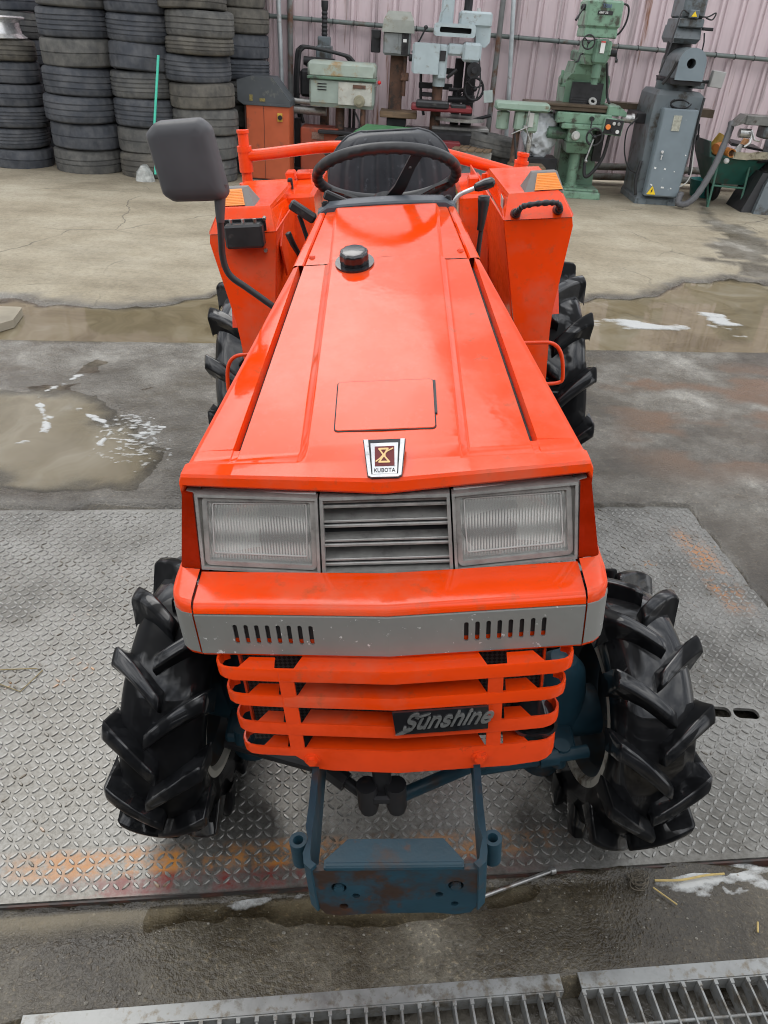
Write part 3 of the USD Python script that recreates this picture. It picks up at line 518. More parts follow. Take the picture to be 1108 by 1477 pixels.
# ================================================================== tyre stacks
tm_ = [pmat('old_tyre_%d' % k, c, .78, var=.25, scale=6, bump=.5, bscale=60, rvar=.06, dirt=d, damt=.46, dscale=7, dsharp=.14) for k, (c, d) in enumerate((
    ((.062, .064, .066), (.125, .122, .112)), ((.062, .062, .060), (.13, .126, .115)), ((.040, .045, .055), (.09, .093, .10)), ((.064, .060, .053), (.14, .128, .105))))]
def old_tyre(R, w, style, seed):
    hw = w/2; gr_ = {0: [-.45, .0, .45], 1: [-.5, -.17, .17, .5], 2: [-.28, .28], 3: [-.2, .2], 4: [0.]}[style % 5]
    P = [(R*.60, -hw*.72), (R*.64, -hw*.86), (R*.76, -hw*1.0), (R*.88, -hw*.98), (R*.955, -hw*.90), (R*.985, -hw*.80)]
    for g in gr_:
        c = g*hw*.95
        P += [(R*.997, c-.0065), (R*.980, c-.0045), (R*.980, c+.0045), (R*.997, c+.0065)]
    P += [(r, -h_) for r, h_ in P[5::-1]]
    P += [(R*.585, hw*.6), (R*.585, -hw*.6)]
    n = 84; m_ = lathe(P, n); v = m_.vertices; k = len(P); rgi = np.random.default_rng(seed)
    idx = np.arange(n).repeat(k); j = np.tile(np.arange(k), n); r = np.hypot(v[:, 0], v[:, 1])
    sh = (np.abs(v[:, 2]) > hw*.74) & (r > R*.93); notch = (idx % 3 == 0) & sh
    v[notch, 0] *= .972; v[notch, 1] *= .972
    a = np.arctan2(v[:, 1], v[:, 0]); ph = rgi.random(3)*6.28; bulge = 1+.008*np.sin(2*a+ph[0])+.005*np.sin(3*a+ph[1]); v[:, 0] *= bulge; v[:, 1] *= bulge; v[:, 2] += .004*np.sin(2*a+ph[2])
    m_.vertices = v; return m_
ords = ['lowest', 'second', 'third', 'fourth', 'fifth', 'sixth', 'seventh', 'eighth', 'ninth', 'tenth', 'eleventh']
stacks = [   # words, x, y, lean per metre, radius, thicknesses
    ('in the leftmost tyre stack, under the alloy wheel', -4.40, 9.20, -.03, .352, [.205, .205, .208, .21, .205, .195]),
    ('in the stack behind the alloy wheel', -4.58, 9.90, .00, .350, [.24, .24, .24, .24, .25, .26, .25]),
    ('in the second tyre stack from the left', -3.635, 9.16, .055, .384, [.250, .257, .255, .262, .258, .262, .255]),
    ('in the third tyre stack from the left', -2.905, 9.12, .02, .352, [.255, .25, .27, .25, .255, .245, .25]),
    ('in the fourth stack, behind the green pole', -2.275, 9.06, .0, .350, [.235, .235, .25, .24, .245, .155, .23, .165, .215, .22]),
    ('in the stack behind the orange cabinet', -2.06, 9.86, .005, .362, [.24, .24, .24, .24, .20, .24, .235, .24, .24])]
sd = 0
for w, sx, sy, lean, R, th in stacks:
    z = 0.
    for i, t in enumerate(th):
        sd += 1; q = np.random.default_rng(sd*13); Ri = R*(1+q.uniform(-.025, .02)); t_ = t*1.012
        jx, jy = q.normal(0, .010), q.normal(0, .010)
        if 'fourth' in w: jx += [0, .01, .012, -.01, -.02, .0, .02, -.035, -.035, -.03][i]
        m_ = old_tyre(Ri, t_, int(q.integers(0, 5)), sd); m_.vertices = m_.vertices@rotm((0, 0, 1), q.uniform(0, 6.28)).T@rotm((1, 0, 0), q.normal(0, .012)).T@rotm((0, 1, 0), q.normal(0, .012)).T
        m_.apply_translation((sx+lean*z+jx, sy+jy, z+t/2)); z += t
        mi = 2 if 'alloy' in w and i < 4 else int(q.integers(0, 4))
        if i == len(th)-1: od = 'topmost'
        else: od = ords[i]
        tag(obj('used_tyre', m_, tm_[mi], None, 40), f'{od} worn tyre {w}', 'tyre', 'used tyres piled in stacks')
aw = thing('alloy_wheel', 'bright bare alloy wheel lying on top of the leftmost tyre stack', 'wheel', (-4.46, 9.14, 1.235))
rp = [(.205, 0), (.245, 0), (.250, .008), (.236, .02), (.214, .045), (.205, .10), (.205, .14), (.222, .165), (.246, .175), (.250, .188), (.238, .195), (.222, .185), (.200, .16), (.196, .05), (.206, .012)]
awm = pmat('bright_alloy', (.78, .78, .78), .28, metal=.9, var=.06, scale=10)
obj('barrel', lathe([(r*1.36, h) for r, h in rp], 64, 'z', (-4.46, 9.14, 1.235)), awm, aw, 35)
for k in range(6):
    a = k*PI/3+.2; obj('spoke', box((-4.46+.14*math.cos(a), 9.14+.14*math.sin(a), 1.40), (.26, .06, .022), .006, rotm((0, 0, 1), a)), awm, aw)
pole = tube([V(-2.72, 8.58, .10), V(-2.685, 8.62, .60), V(-2.60, 8.68, 1.19)], .0125, 10)
tag(obj('green_pole', pole, pmat('mint_green_plastic', (.07, .50, .36), .35, var=.05), None, True), 'thin mint green pole leaning on the tyres', 'pole')
sack_p = hull([V(-2.86+.11*math.cos(a)*k, 8.66+.08*math.sin(a), z) for a in np.linspace(0, 6.28, 9) for z, k in ((.0, 1), (.10, .8), (.17, .25))])
tag(obj('plastic_bag', sack_p, pmat('clear_dusty_plastic', (.40, .41, .39), .35, var=.3, scale=18, bump=.8, bscale=30, bdist=.01), None, 50), 'crumpled translucent plastic bag at the foot of the tyres', 'bag')

# ================================================================== machines
gm_ = pmat('machine_green', (.155, .265, .185), .42, coat=.15, var=.14, scale=7, dirt=(.045, .048, .034), damt=.43, dscale=7, rvar=.08)
gmd = pmat('machine_green_dark', (.10, .18, .125), .42, coat=.15, var=.16, scale=7, dirt=(.04, .045, .036), damt=.42, dscale=7)
gry = pmat('machine_grey', (.105, .125, .135), .45, coat=.1, var=.14, scale=6, dirt=(.04, .036, .03), damt=.43, dscale=7)
grl = pmat('cabinet_bluegrey', (.150, .185, .205), .42, coat=.12, var=.08, scale=5, dirt=(.32, .34, .34), damt=.27, dscale=16)
pgr = pmat('pale_greygreen', (.27, .32, .28), .5, var=.14, scale=6, dirt=(.30, .22, .12), damt=.38, dscale=7)
pbl = pmat('pale_bluegrey', (.34, .40, .415), .45, var=.12, scale=6, dirt=(.18, .16, .13), damt=.36, dscale=9)
rst = pmat('rusty_iron', (.115, .058, .036), .7, var=.35, scale=9, dirt=(.04, .03, .025), damt=.45, dscale=12, bump=.5, bscale=50)
wood = pmat('oily_wood', (.16, .105, .060), .7, var=.35, scale=5, mapscale=(1, 8, 8), dirt=(.06, .05, .04), damt=.4, dscale=9)
brn = pmat('oily_brown_table', (.085, .062, .042), .42, var=.3, scale=8, metal=.3, dirt=(.2, .17, .13), damt=.32, dscale=20)
whp = pmat('white_label', (.62, .62, .60), .5, var=.08, scale=20)
yel = pmat('warning_yellow', (.75, .52, .02), .45, var=.05)
dkk = M['blackmetal']; blk = M['black']
def X_(n, m_, mt, p, sm=35, **k): return obj(n, m_, mt, p, sm, **k)
def handwheel(p, c, n, R, mt=blk, nm='handwheel'):
    c = np.asarray(c, float); F = frame_to(n); ms = [ring(c, n, R, R*.13, 28, 8), cyl(c-F[:, 2]*R*.25, c+F[:, 2]*R*.3, R*.24, 14)]
    for k in range(3): e = F[:, 0]*math.cos(k*2.1+.4)+F[:, 1]*math.sin(k*2.1+.4); ms.append(tube([c, c+e*R], R*.09, 6))
    e = F[:, 0]*math.cos(2.6)+F[:, 1]*math.sin(2.6); ms.append(cyl(c+e*R, c+e*R+F[:, 2]*R*.6, R*.12, 8))
    return X_(nm, join(ms), mt, p, True)
FN = V(0, -1, 0)
# ---- green turret mill
g = thing('green_milling_machine', 'green turret milling machine with brown table against the pink wall', 'milling machine', (1.95, 9.6, 0))
X_('base', join([bxx(1.735, 2.185, 9.30, 10.15, 0, .085, .015), bxx(1.76, 2.16, 9.34, 10.12, .085, .11, .01)]), gm_, g)
def frustum(z0, x0, x1, y0, y1, z1, a0, a1, b0, b1, r=.01): return hull([(x, y, z0) for x in (x0, x1) for y in (y0+0, y1)]+[(x, y, z1) for x in (a0, a1) for y in (b0, b1)])
X_('column', join([frustum(.10, 1.74, 2.16, 9.72, 10.15, .80, 1.70, 2.11, 9.70, 10.12), frustum(.80, 1.65, 2.10, 9.66, 10.14, 1.17, 1.63, 2.115, 9.58, 10.1), frustum(1.17, 1.63, 2.115, 9.58, 10.1, 1.235, 1.675, 2.085, 9.54, 10.1), frustum(1.235, 1.69, 2.07, 9.54, 10.1, 1.34, 1.71, 2.05, 9.54, 10.1)]), gm_, g, 20)
X_('knee_screw', join([cyl((1.86, 9.52, .10), (1.86, 9.52, .50), .062, 20), cyl((1.86, 9.52, .09), (1.86, 9.52, .14), .085, 20)]), gm_, g)
X_('knee', join([frustum(.47, 1.735, 1.965, 9.42, 9.8, .58, 1.705, 1.975, 9.34, 9.9), bxx(1.702, 1.978, 9.34, 9.92, .58, .735, .012)]), gm_, g, 20)
X_('knee_motor', join([cyl((1.50, 9.50, .655), (1.71, 9.50, .655), .062, 20, ch=.006), cyl((1.49, 9.5, .655), (1.50, 9.5, .655), .045, 16)]), gmd, g, 40)
X_('saddle', join([bxx(1.56, 2.16, 9.36, 9.85, .765, .875, .012), bxx(1.62, 2.10, 9.33, 9.8, .715, .77, .01)]), gm_, g)
X_('table', join([bxx(1.20, 2.18, 9.42, 9.72, .885, .955, .006), bxx(1.20, 2.18, 9.405, 9.43, .925, .950, .004)]), brn, g)
X_('table_end', join([bxx(2.10, 2.24, 9.38, 9.74, .86, .965, .012), hull([(2.24, y, z) for y in (9.40, 9.70) for z in (.87, .955)]+[(2.33, y, z) for y in (9.44, 9.66) for z in (.86, .90)])]), gm_, g)
X_('table_bearing', join([cyl((2.30, 9.5, .84), (2.40, 9.5, .84), .042, 18), cyl((2.40, 9.5, .84), (2.43, 9.5, .84), .055, 18)]), 'steel', g)
X_('bellows', join([hull([(x, y, z) for x in (1.70, 2.04) for y, z in ((9.60, .96), (9.575, 1.16), (9.53, .95), (9.545, 1.155))])]+[bxx(1.70, 2.04, 9.525+.004*k, 9.555, .965+.022*k, .972+.022*k, .002) for k in range(9)]), blk, g)
X_('vice_ring', join([ring((1.945, 9.50, .985), unit(V(.1, -.75, .6)), .034, .014, 24, 8)]), 'dial', g, True)
pnl = X_('control_panel', box((2.175, 9.33, .765), (.215, .07, .165), .008, rotm((0, 1, 0), .06)), gm_, g)
X_('panel_face', box((2.175, 9.293, .765), (.195, .008, .145), .002, rotm((0, 1, 0), .06)), blk, pnl)
X_('stop_button', cyl((2.115, 9.29, .765), (2.115, 9.262, .765), .027, 18, ch=.004), pmat('orange_button', (.70, .20, .04), .4), pnl)
X_('button', cyl((2.175, 9.29, .80), (2.175, 9.272, .80), .018, 16, ch=.003), 'dial', pnl); X_('button', cyl((2.225, 9.29, .722), (2.225, 9.272, .722), .020, 16, ch=.003), whp, pnl); X_('button', cyl((2.228, 9.29, .797), (2.228, 9.275, .797), .017, 16, ch=.003), 'steel', pnl); X_('button', cyl((2.165, 9.29, .73), (2.165, 9.276, .73), .017, 16, ch=.003), dkk, pnl)
X_('feed_dial', join([cyl((1.79, 9.345, .655), (1.79, 9.315, .655), .046, 28, ch=.004), cyl((1.79, 9.315, .655), (1.79, 9.285, .655), .030, 20)]), 'dial', g)
handwheel(g, (1.985, 9.27, .660), FN, .085)
X_('crank', join([tube([V(1.985, 9.27, .66), V(1.93, 9.25, .42)], .010, 8), cyl((1.93, 9.25, .42), (1.93, 9.20, .42), .016, 10)]), 'steel', g, True)
X_('saddle_knob', join([cyl((1.935, 9.36, .83), (1.935, 9.30, .83), .022, 14), tube([V(1.935, 9.31, .83), V(1.93, 9.29, .74)], .008, 6)]), dkk, g)
X_('ram', join([bxx(1.74, 1.99, 9.35, 10.2, 1.345, 1.45, .015), cyl((1.855, 9.62, 1.33), (1.855, 9.62, 1.36), .15, 28)]), gmd, g)
X_('head', join([frustum(1.335, 1.745, 1.945, 9.22, 9.5, 1.42, 1.71, 1.975, 9.19, 9.52), bxx(1.705, 1.975, 9.18, 9.54, 1.42, 1.555, .015)]), gm_, g, 20)
X_('quill_housing', join([bxx(1.79, 1.94, 9.14, 9.3, 1.345, 1.57, .02), cyl((1.862, 9.2, 1.22), (1.862, 9.2, 1.35), .046, 20), cyl((1.862, 9.2, 1.16), (1.862, 9.2, 1.22), .034, 18)]), gmd, g)
X_('label_strip', bxx(1.848, 1.893, 9.134, 9.139, 1.445, 1.55, .0008), whp, g); X_('label_top', bxx(1.848, 1.893, 9.131, 9.135, 1.538, 1.55, .0008), pmat('label_red', (.5, .03, .03), .5), g)
X_('head_cover', join([bxx(1.665, 2.0, 9.17, 9.60, 1.575, 1.66, .01), bxx(1.655, 2.015, 9.16, 9.62, 1.66, 1.90, .02)]), gm_, g)
X_('name_strip', bxx(1.765, 1.915, 9.155, 9.159, 1.775, 1.808, .001), blk, g)
t_ = meshkit.text_mesh('TSM', .030, .002, bold=True); t_.vertices = np.column_stack([t_.vertices[:, 0]+1.80, 9.157-t_.vertices[:, 2], t_.vertices[:, 1]+1.835]); X_('lettering', fix(t_), pmat('faded_blue_print', (.09, .13, .22), .5), g, False)
t_ = meshkit.text_mesh('AMF 2S', .018, .002, bold=True); t_.vertices = np.column_stack([t_.vertices[:, 0]+1.775, 9.154-t_.vertices[:, 2], t_.vertices[:, 1]+1.783]); X_('lettering', fix(t_), whp, g, False)
X_('motor', join([cyl((1.84, 9.42, 1.90), (1.84, 9.42, 2.25), .11, 24, ch=.01)]), gmd, g)
X_('speed_lever', join([cyl((1.655, 9.3, 1.83), (1.63, 9.28, 1.83), .03, 14), tube([V(1.64, 9.27, 1.83), V(1.57, 9.2, 1.73)], .008, 8), tube([V(1.583, 9.214, 1.748), V(1.562, 9.19, 1.715)], .012, 8)]), dkk, g, True)
handwheel(g, (1.715, 9.12, 1.535), FN, .062)
X_('feed_crank', join([tube([V(1.69, 9.2, 1.43), V(1.66, 9.15, 1.42), V(1.645, 9.15, 1.36), V(1.62, 9.12, 1.355)], .009, 8)]), dkk, g, True)
X_('feed_lever', join([cyl((1.975, 9.3, 1.45), (2.06, 9.28, 1.45), .032, 16), tube([V(2.05, 9.28, 1.45), V(2.06, 9.24, 1.39)], .010, 8), handle_ if False else cyl((2.05, 9.24, 1.385), (2.07, 9.24, 1.385), .018, 10)]), dkk, g)
X_('hose', tube(smoothpath([V(1.99, 9.3, 1.885), V(2.09, 9.3, 1.86), V(2.10, 9.3, 1.74), V(2.05, 9.3, 1.63), V(1.98, 9.3, 1.60)], 8), .010, 8), blk, g, True)
X_('cable', tube(smoothpath([V(2.02, 9.5, 1.36), V(2.06, 9.5, 1.2), V(2.09, 9.5, 1.05), V(2.12, 9.45, .98)], 6), .014, 8), blk, g, True)
X_('conduit', tube(smoothpath([V(2.17, 9.38, .68), V(2.15, 9.4, .45), V(2.06, 9.4, .28), V(1.99, 9.42, .24), V(1.97, 9.45, .40), V(2.0, 9.46, .60)], 8), .020, 8), blk, g, True)
X_('rear_bracket', join([bxx(1.575, 1.60, 9.6, 9.66, 1.12, 1.26, .004), bxx(1.575, 1.66, 9.6, 9.66, 1.10, 1.14, .004)]), gm_, g)
X_('splash_apron', bxx(2.06, 2.16, 9.55, 9.6, .38, .70, .004), blk, g)
# ---- small green bench drill in front of it
d = thing('small_drill_press', 'small pale green drill press with a long belt guard beside the green milling machine', 'drill press', (1.1, 9.0, 0))
gd2 = pmat('faded_bench_green', (.22, .30, .24), .45, var=.14, scale=7, dirt=(.13, .10, .06), damt=.38, dscale=8)
bg = bxx(.835, 1.40, 8.92, 9.16, .885, .968, .025); X_('belt_guard', bg, gd2, d, 45); X_('guard_seam', bxx(.832, 1.403, 8.917, 9.163, .899, .905, .002), gmd, d)
X_('motor', join([cyl((.935, 9.06, .70), (.935, 9.06, .87), .068, 22, ch=.01), cyl((.935, 9.06, .87), (.935, 9.06, .89), .03, 12)]), gd2, d, 40)
X_('drill_head', join([bxx(1.055, 1.16, 8.95, 9.12, .70, .885, .02), bxx(1.16, 1.30, 8.94, 9.12, .69, .885, .02)]), gd2, d); X_('switch_plate', bxx(1.195, 1.245, 8.934, 8.938, .745, .88, .001), 'dial', d)
X_('spindle', join([cyl((1.24, 9.0, .57), (1.24, 9.0, .70), .028, 16), cyl((1.24, 9.0, .50), (1.24, 9.0, .57), .020, 12, .034), cyl((1.24, 9.0, .42), (1.24, 9.0, .50), .012, 10)]), 'steel', d)
X_('column', cyl((1.10, 9.06, .0), (1.10, 9.06, .72), .036, 18), rst, d)
X_('feed_handles', join([cyl((1.17, 8.94, .74), (1.17, 8.90, .74), .026, 14)]+[tube([V(1.17, 8.905, .74), V(1.17+.16*math.cos(a), 8.90, .74+.16*math.sin(a))], .008, 6) for a in (3.6, 5.2, 1.5)]), 'steel', d, True)
X_('cord', tube(smoothpath([V(1.06, 8.95, .70), V(1.09, 8.93, .55), V(1.13, 8.92, .40), V(1.18, 8.92, .20)], 6), .012, 8), blk, d, True)
X_('work_table', join([bxx(1.13, 1.44, 8.86, 9.14, .345, .375, .006), cyl((1.10, 9.06, .30), (1.10, 9.06, .38), .055, 16)]), wood, d)
X_('foot', bxx(.95, 1.40, 8.85, 9.25, 0, .05, .01), dkk, d)
# ---- grey turret mill, seen from behind
m2 = thing('grey_milling_machine', 'grey milling machine with a blue grey electrical cabinet and yellow warning sign', 'milling machine', (2.82, 9.6, 0))
X_('base', join([bxx(2.57, 3.07, 9.25, 9.95, 0, .075, .01), frustum(.075, 2.58, 3.06, 9.27, 9.95, .12, 2.60, 3.05, 9.3, 9.95), bxx(2.60, 2.70, 9.235, 9.27, 0, .06, .01), bxx(2.94, 3.04, 9.235, 9.27, 0, .06, .01)]), gry, m2)
X_('column', join([frustum(.10, 2.585, 3.06, 9.32, 9.92, .92, 2.56, 3.09, 9.30, 9.95), frustum(.92, 2.56, 3.09, 9.30, 9.95, 1.10, 2.575, 3.085, 9.30, 9.95), frustum(1.10, 2.575, 3.085, 9.30, 9.95, 1.145, 2.61, 3.03, 9.32, 9.95)]), gry, m2, 20)
cab = X_('cabinet', bxx(2.650, 3.030, 9.20, 9.31, .105, .985, .008), grl, m2); 
X_('cabinet_door', bxx(2.662, 3.018, 9.193, 9.2015, .117, .973, .004), grl, cab)
X_('name_plate', bxx(2.775, 2.862, 9.188, 9.192, .775, .925, .001), pmat('brass_plate', (.36, .36, .30), .45, metal=.4, var=.3, scale=40), cab)
tri = sg.Polygon([(2.674, .130), (2.762, .130), (2.718, .208)]).buffer(.004); X_('warning_sign', panel_xz(tri, 9.188, .004), yel, cab, False, label='yellow triangular electric warning sign on the cabinet')
X_('warning_bolt', panel_xz(sg.Polygon([(2.724, .190), (2.706, .160), (2.717, .160), (2.711, .138), (2.731, .168), (2.720, .168), (2.728, .190)]), 9.1862, .002), blk, cab, False)
X_('lock', join([cyl((2.735, 9.193, .565), (2.735, 9.175, .565), .015, 14), cyl((2.74, 9.193, .525), (2.74, 9.18, .525), .010, 10), box((2.738, 9.18, .505), (.010, .01, .04), .002)]), 'chrome', cab)
X_('tape_marks', join([box((x, 9.191, z), (w_, .002, h_), .0005, rotm((0, 1, 0), a)) for x, z, w_, h_, a in ((2.70, .40, .024, .018, .3), (2.81, .395, .022, .016, .2), (2.92, .375, .012, .010, .1), (2.70, .225, .026, .014, .5), (2.83, .205, .034, .016, .05), (2.925, .20, .018, .010, .5), (3.0, .545, .014, .012, .3))]), whp, cab, False)
X_('cable_coil', join([tube([V(2.83+.10*math.cos(t)*(1+.05*k), 9.26-.01*k, 1.02+.045*math.sin(t)+.008*k) for t in np.linspace(0.3+k, 5.2+k*.6, 16)], .007, 6) for k in range(3)]), dkk, m2, True)
X_('turret', join([cyl((2.83, 9.62, 1.14), (2.83, 9.62, 1.22), .20, 30), bxx(2.69, 3.0, 9.32, 9.9, 1.20, 1.26, .01), bxx(2.95, 3.08, 9.36, 9.5, 1.175, 1.23, .008)]), gry, m2)
rc = unary_union([sg.box(2.695, 1.25, 2.985, 1.40), sg.Point(2.84, 1.40).buffer(.145)]); rc = rc.difference(sg.Point(2.83, 1.405).buffer(.046))
rm = panel_xz(rc, 9.22, .62); X_('ram', rm, gry, m2, 35)
X_('ram_end', join([panel_xz(rc, 9.205, .016)]), grl, m2, 25); X_('ram_bore', panel_xz(sg.Point(2.83, 1.405).buffer(.046), 9.33, .02), M['darkcavity'], m2, False)
X_('dovetail', join([hull([(x, y, z) for y in (9.24, 9.8) for x, z in ((2.655, 1.265), (3.01, 1.265), (2.68, 1.21), (2.985, 1.21))])]), dkk, m2, 20)
X_('motor_neck', cyl((2.82, 9.75, 1.42), (2.82, 9.75, 1.62), .13, 24), dkk, m2)
X_('head_motor', join([frustum(1.575, 2.70, 2.935, 9.55, 9.95, 1.62, 2.675, 2.955, 9.5, 9.98), frustum(1.62, 2.675, 2.955, 9.5, 9.98, 1.74, 2.69, 2.955, 9.56, 9.98), bxx(2.70, 2.955, 9.50, 9.98, 1.72, 1.80, .01), bxx(2.715, 2.95, 9.52, 9.96, 1.80, 2.02, .02)]), gry, m2, 20)
X_('terminal_box', bxx(2.775, 2.875, 9.47, 9.53, 1.80, 1.875, .008), gry, m2); X_('warning_sign', panel_xz(sg.Polygon([(2.795, 1.815), (2.855, 1.815), (2.825, 1.862)]), 9.466, .003), yel, m2, False)
X_('motor_cables', join([tube(smoothpath(p, 6), .008, 6) for p in ([V(2.875, 9.5, 1.83), V(2.97, 9.5, 1.82), V(3.05, 9.5, 1.86), V(3.03, 9.5, 1.80), V(2.96, 9.5, 1.81)], [V(2.775, 9.5, 1.84), V(2.70, 9.5, 1.86), V(2.66, 9.45, 1.70), V(2.62, 9.4, 1.5), V(2.56, 9.35, 1.30)])]), blk, m2, True)
X_('side_levers', join([tube([V(2.98, 9.5, 1.68), V(3.0, 9.5, 1.60), V(3.0, 9.48, 1.40)], .008, 6), cyl((3.0, 9.48, 1.36), (3.0, 9.48, 1.41), .014, 10), bxx(2.95, 3.06, 9.48, 9.53, 1.70, 1.73, .004)]), dkk, m2, True)
X_('junction_box', box((3.175, 9.34, 1.275), (.135, .09, .155), .006, rotm((0, 1, 0), .08)), pmat('pale_box', (.30, .30, .29), .5, var=.1), m2); X_('box_arm', cyl((3.0, 9.42, 1.23), (3.12, 9.36, 1.25), .018, 10), dkk, m2)
X_('table', bxx(2.27, 3.46, 9.955, 10.16, .88, .95, .006) if False else hull([(x, y, z) for x, z in ((2.27, .965), (2.27, .905), (3.46, .865), (3.46, .950)) for y in (9.96, 10.2)]), brn, m2); X_('table_end', hull([(x, y, z) for x, z in ((2.27, .965), (2.27, .905), (2.20, .895), (2.22, .92)) for y in (9.97, 10.18)]), brn, m2)
X_('table_bracket', bxx(2.46, 2.58, 9.5, 9.97, .80, .905, .008), dkk, m2); X_('table_bracket', join([bxx(3.06, 3.15, 9.45, 9.97, .78, .87, .008), tube([V(3.15, 9.45, .84), V(3.16, 9.42, .72)], .010, 6), cyl((3.16, 9.42, .68), (3.16, 9.42, .73), .016, 10)]), dkk, m2)
X_('looped_cable', tube(smoothpath([V(2.45, 9.42, .86), V(2.36, 9.40, .74), V(2.38, 9.40, .52), V(2.46, 9.38, .36), V(2.58, 9.36, .30)], 8), .008, 6), blk, m2, True)
[X_('side_cable', tube(smoothpath(p, 6), r, 8), blk, m2, True) for p, r in (([V(3.07, 9.26, 1.10), V(3.06, 9.24, .9), V(3.07, 9.22, .6), V(3.10, 9.22, .35)], .014), ([V(2.60, 9.28, 1.2), V(2.66, 9.25, 1.32), V(2.68, 9.22, 1.42)], .016), ([V(2.56, 9.3, .45), V(2.54, 9.28, .25), V(2.57, 9.26, .10)], .018))]
X_('white_cable', tube(smoothpath([V(3.08, 9.22, .60), V(3.11, 9.20, .40), V(3.09, 9.20, .28), V(3.02, 9.2, .22)], 6), .007, 6), 'dial', m2, True)
hs = thing('grey_hose', 'thick ribbed grey hose sloping down between the grey machine and the barrow', 'hose', (3.3, 9.2, .4))
hp_ = smoothpath([V(3.44, 9.30, .885), V(3.42, 9.24, .80), V(3.32, 9.12, .48), V(3.20, 9.06, .20), V(3.10, 9.05, .08), V(3.02, 9.1, .07), V(3.04, 9.16, .17)], 8); X_('hose_run', tube(hp_, .034+.002*np.sign(np.sin(np.arange(len(hp_))*2.2)), 12), pmat('grey_hose', (.10, .10, .105), .5, var=.15, scale=12), hs, True)
# ---- third machine at the right edge
m3 = thing('grey_machine', 'grey machine cut off by the right edge of the picture', 'milling machine', (4.0, 9.3, 0))
X_('base', join([frustum(0, 3.86, 4.6, 9.05, 9.7, .30, 3.93, 4.5, 9.12, 9.7), frustum(.30, 3.93, 4.5, 9.12, 9.7, .50, 4.02, 4.45, 9.2, 9.7)]), gry, m3, 20); X_('side_skirt', frustum(0, 3.74, 3.88, 9.12, 9.6, .42, 3.90, 3.98, 9.2, 9.6), blk, m3, 20)
X_('column', bxx(4.02, 4.42, 9.22, 9.7, .48, 1.5, .02), gry, m3)
X_('table', join([bxx(3.52, 4.6, 9.10, 9.36, .885, .975, .006), hull([(x, y, z) for x, z in ((3.52, .975), (3.52, .90), (3.42, .86), (3.46, .91)) for y in (9.12, 9.34)])]), pmat('grey_iron_table', (.16, .16, .15), .4, metal=.5, var=.25, scale=10, dirt=(.06, .05, .04), damt=.4, dscale=12), m3, 20)
X_('table_drive', join([cyl((3.50, 9.16, .80), (3.62, 9.16, .80), .045, 18), tube([V(3.62, 9.1, .80), V(3.60, 9.05, .72), V(3.54, 9.03, .68)], .012, 8), tube([V(3.60, 9.1, .84), V(3.64, 9.06, .75), V(3.70, 9.06, .74)], .010, 8)]), 'steel', m3)
X_('apron', bxx(3.75, 4.5, 9.12, 9.34, .76, .885, .015), gry, m3); X_('cable', tube(smoothpath([V(3.86, 9.1, .97), V(3.88, 9.08, 1.06), V(3.98, 9.06, 1.12), V(4.1, 9.06, 1.12)], 8), .014, 8), blk, m3, True)
# ---- wheelbarrow with scrap
wb = thing('wheelbarrow', 'green wheelbarrow loaded with junk between the grey machines', 'wheelbarrow', (3.7, 9.5, 0))
wgr = pmat('barrow_green', (.018, .085, .065), .45, var=.2, scale=8, dirt=(.05, .05, .04), damt=.4, dscale=8)
secs = [[V(3.47, 9.50, .24), V(3.83, 9.50, .24), V(3.83, 9.86, .24), V(3.47, 9.86, .24)], [V(3.36, 9.36, .52), V(3.98, 9.36, .52), V(3.98, 10.0, .52), V(3.36, 10.0, .52)], [V(3.38, 9.38, .52), V(3.96, 9.38, .52), V(3.96, 9.98, .52), V(3.38, 9.98, .52)], [V(3.49, 9.52, .26), V(3.81, 9.52, .26), V(3.81, 9.84, .26), V(3.49, 9.84, .26)]]
X_('tray', skin(secs), wgr, wb, 20); X_('tray_back', hull([(x, y, z) for x, y, z in ((3.34, 9.4, .52), (3.30, 9.42, .68), (3.33, 9.9, .52), (3.29, 9.9, .68), (3.36, 9.4, .52), (3.32, 9.42, .68))]), wgr, wb, 20)
for x in (3.46, 3.82): X_('leg', join([tube([V(x, 9.42, .48), V(x-.02, 9.34, .24), V(x-.03, 9.30, .0)], .013, 8), tube([V(x-.03, 9.30, .0), V(x+.02, 9.62, .22)], .011, 8)]), pmat('leg_green_%d' % int(x*10), (.05, .14, .10), .45, var=.2, scale=10), wb, True)
X_('brace', tube([V(3.44, 9.34, .24), V(3.80, 9.34, .23)], .012, 8), pmat('brace_green', (.05, .14, .10), .45), wb, True)
X_('handle', tube([V(3.86, 9.4, .50), V(3.98, 9.2, .55), V(4.1, 9.05, .56)], .014, 8), dkk, wb, True)
X_('front_wheel', ring((3.62, 9.80, .14), (1, .2, 0), .10, .04, 28, 10), dkk, wb, True)
bxm = pmat('grubby_cream_tray', (.42, .38, .28), .6, var=.25, scale=12, dirt=(.16, .13, .09), damt=.42, dscale=14)
ct = thing('cream_crate', 'shallow grubby cream crate lying on the wheelbarrow', 'crate', (3.85, 9.4, .52))
sh_ = sg.Polygon([(3.56, .60), (3.58, .53), (3.72, .525), (3.80, .545), (4.05, .545), (4.05, .62), (3.82, .615), (3.75, .60)]); X_('front_rim', panel_xz(sh_, 9.30, .02), bxm, ct, 20); X_('tray_floor', bxx(3.58, 4.05, 9.32, 9.8, .53, .545, .003), bxm, ct); X_('side_rim', bxx(3.56, 3.58, 9.30, 9.8, .53, .60, .003), bxm, ct)
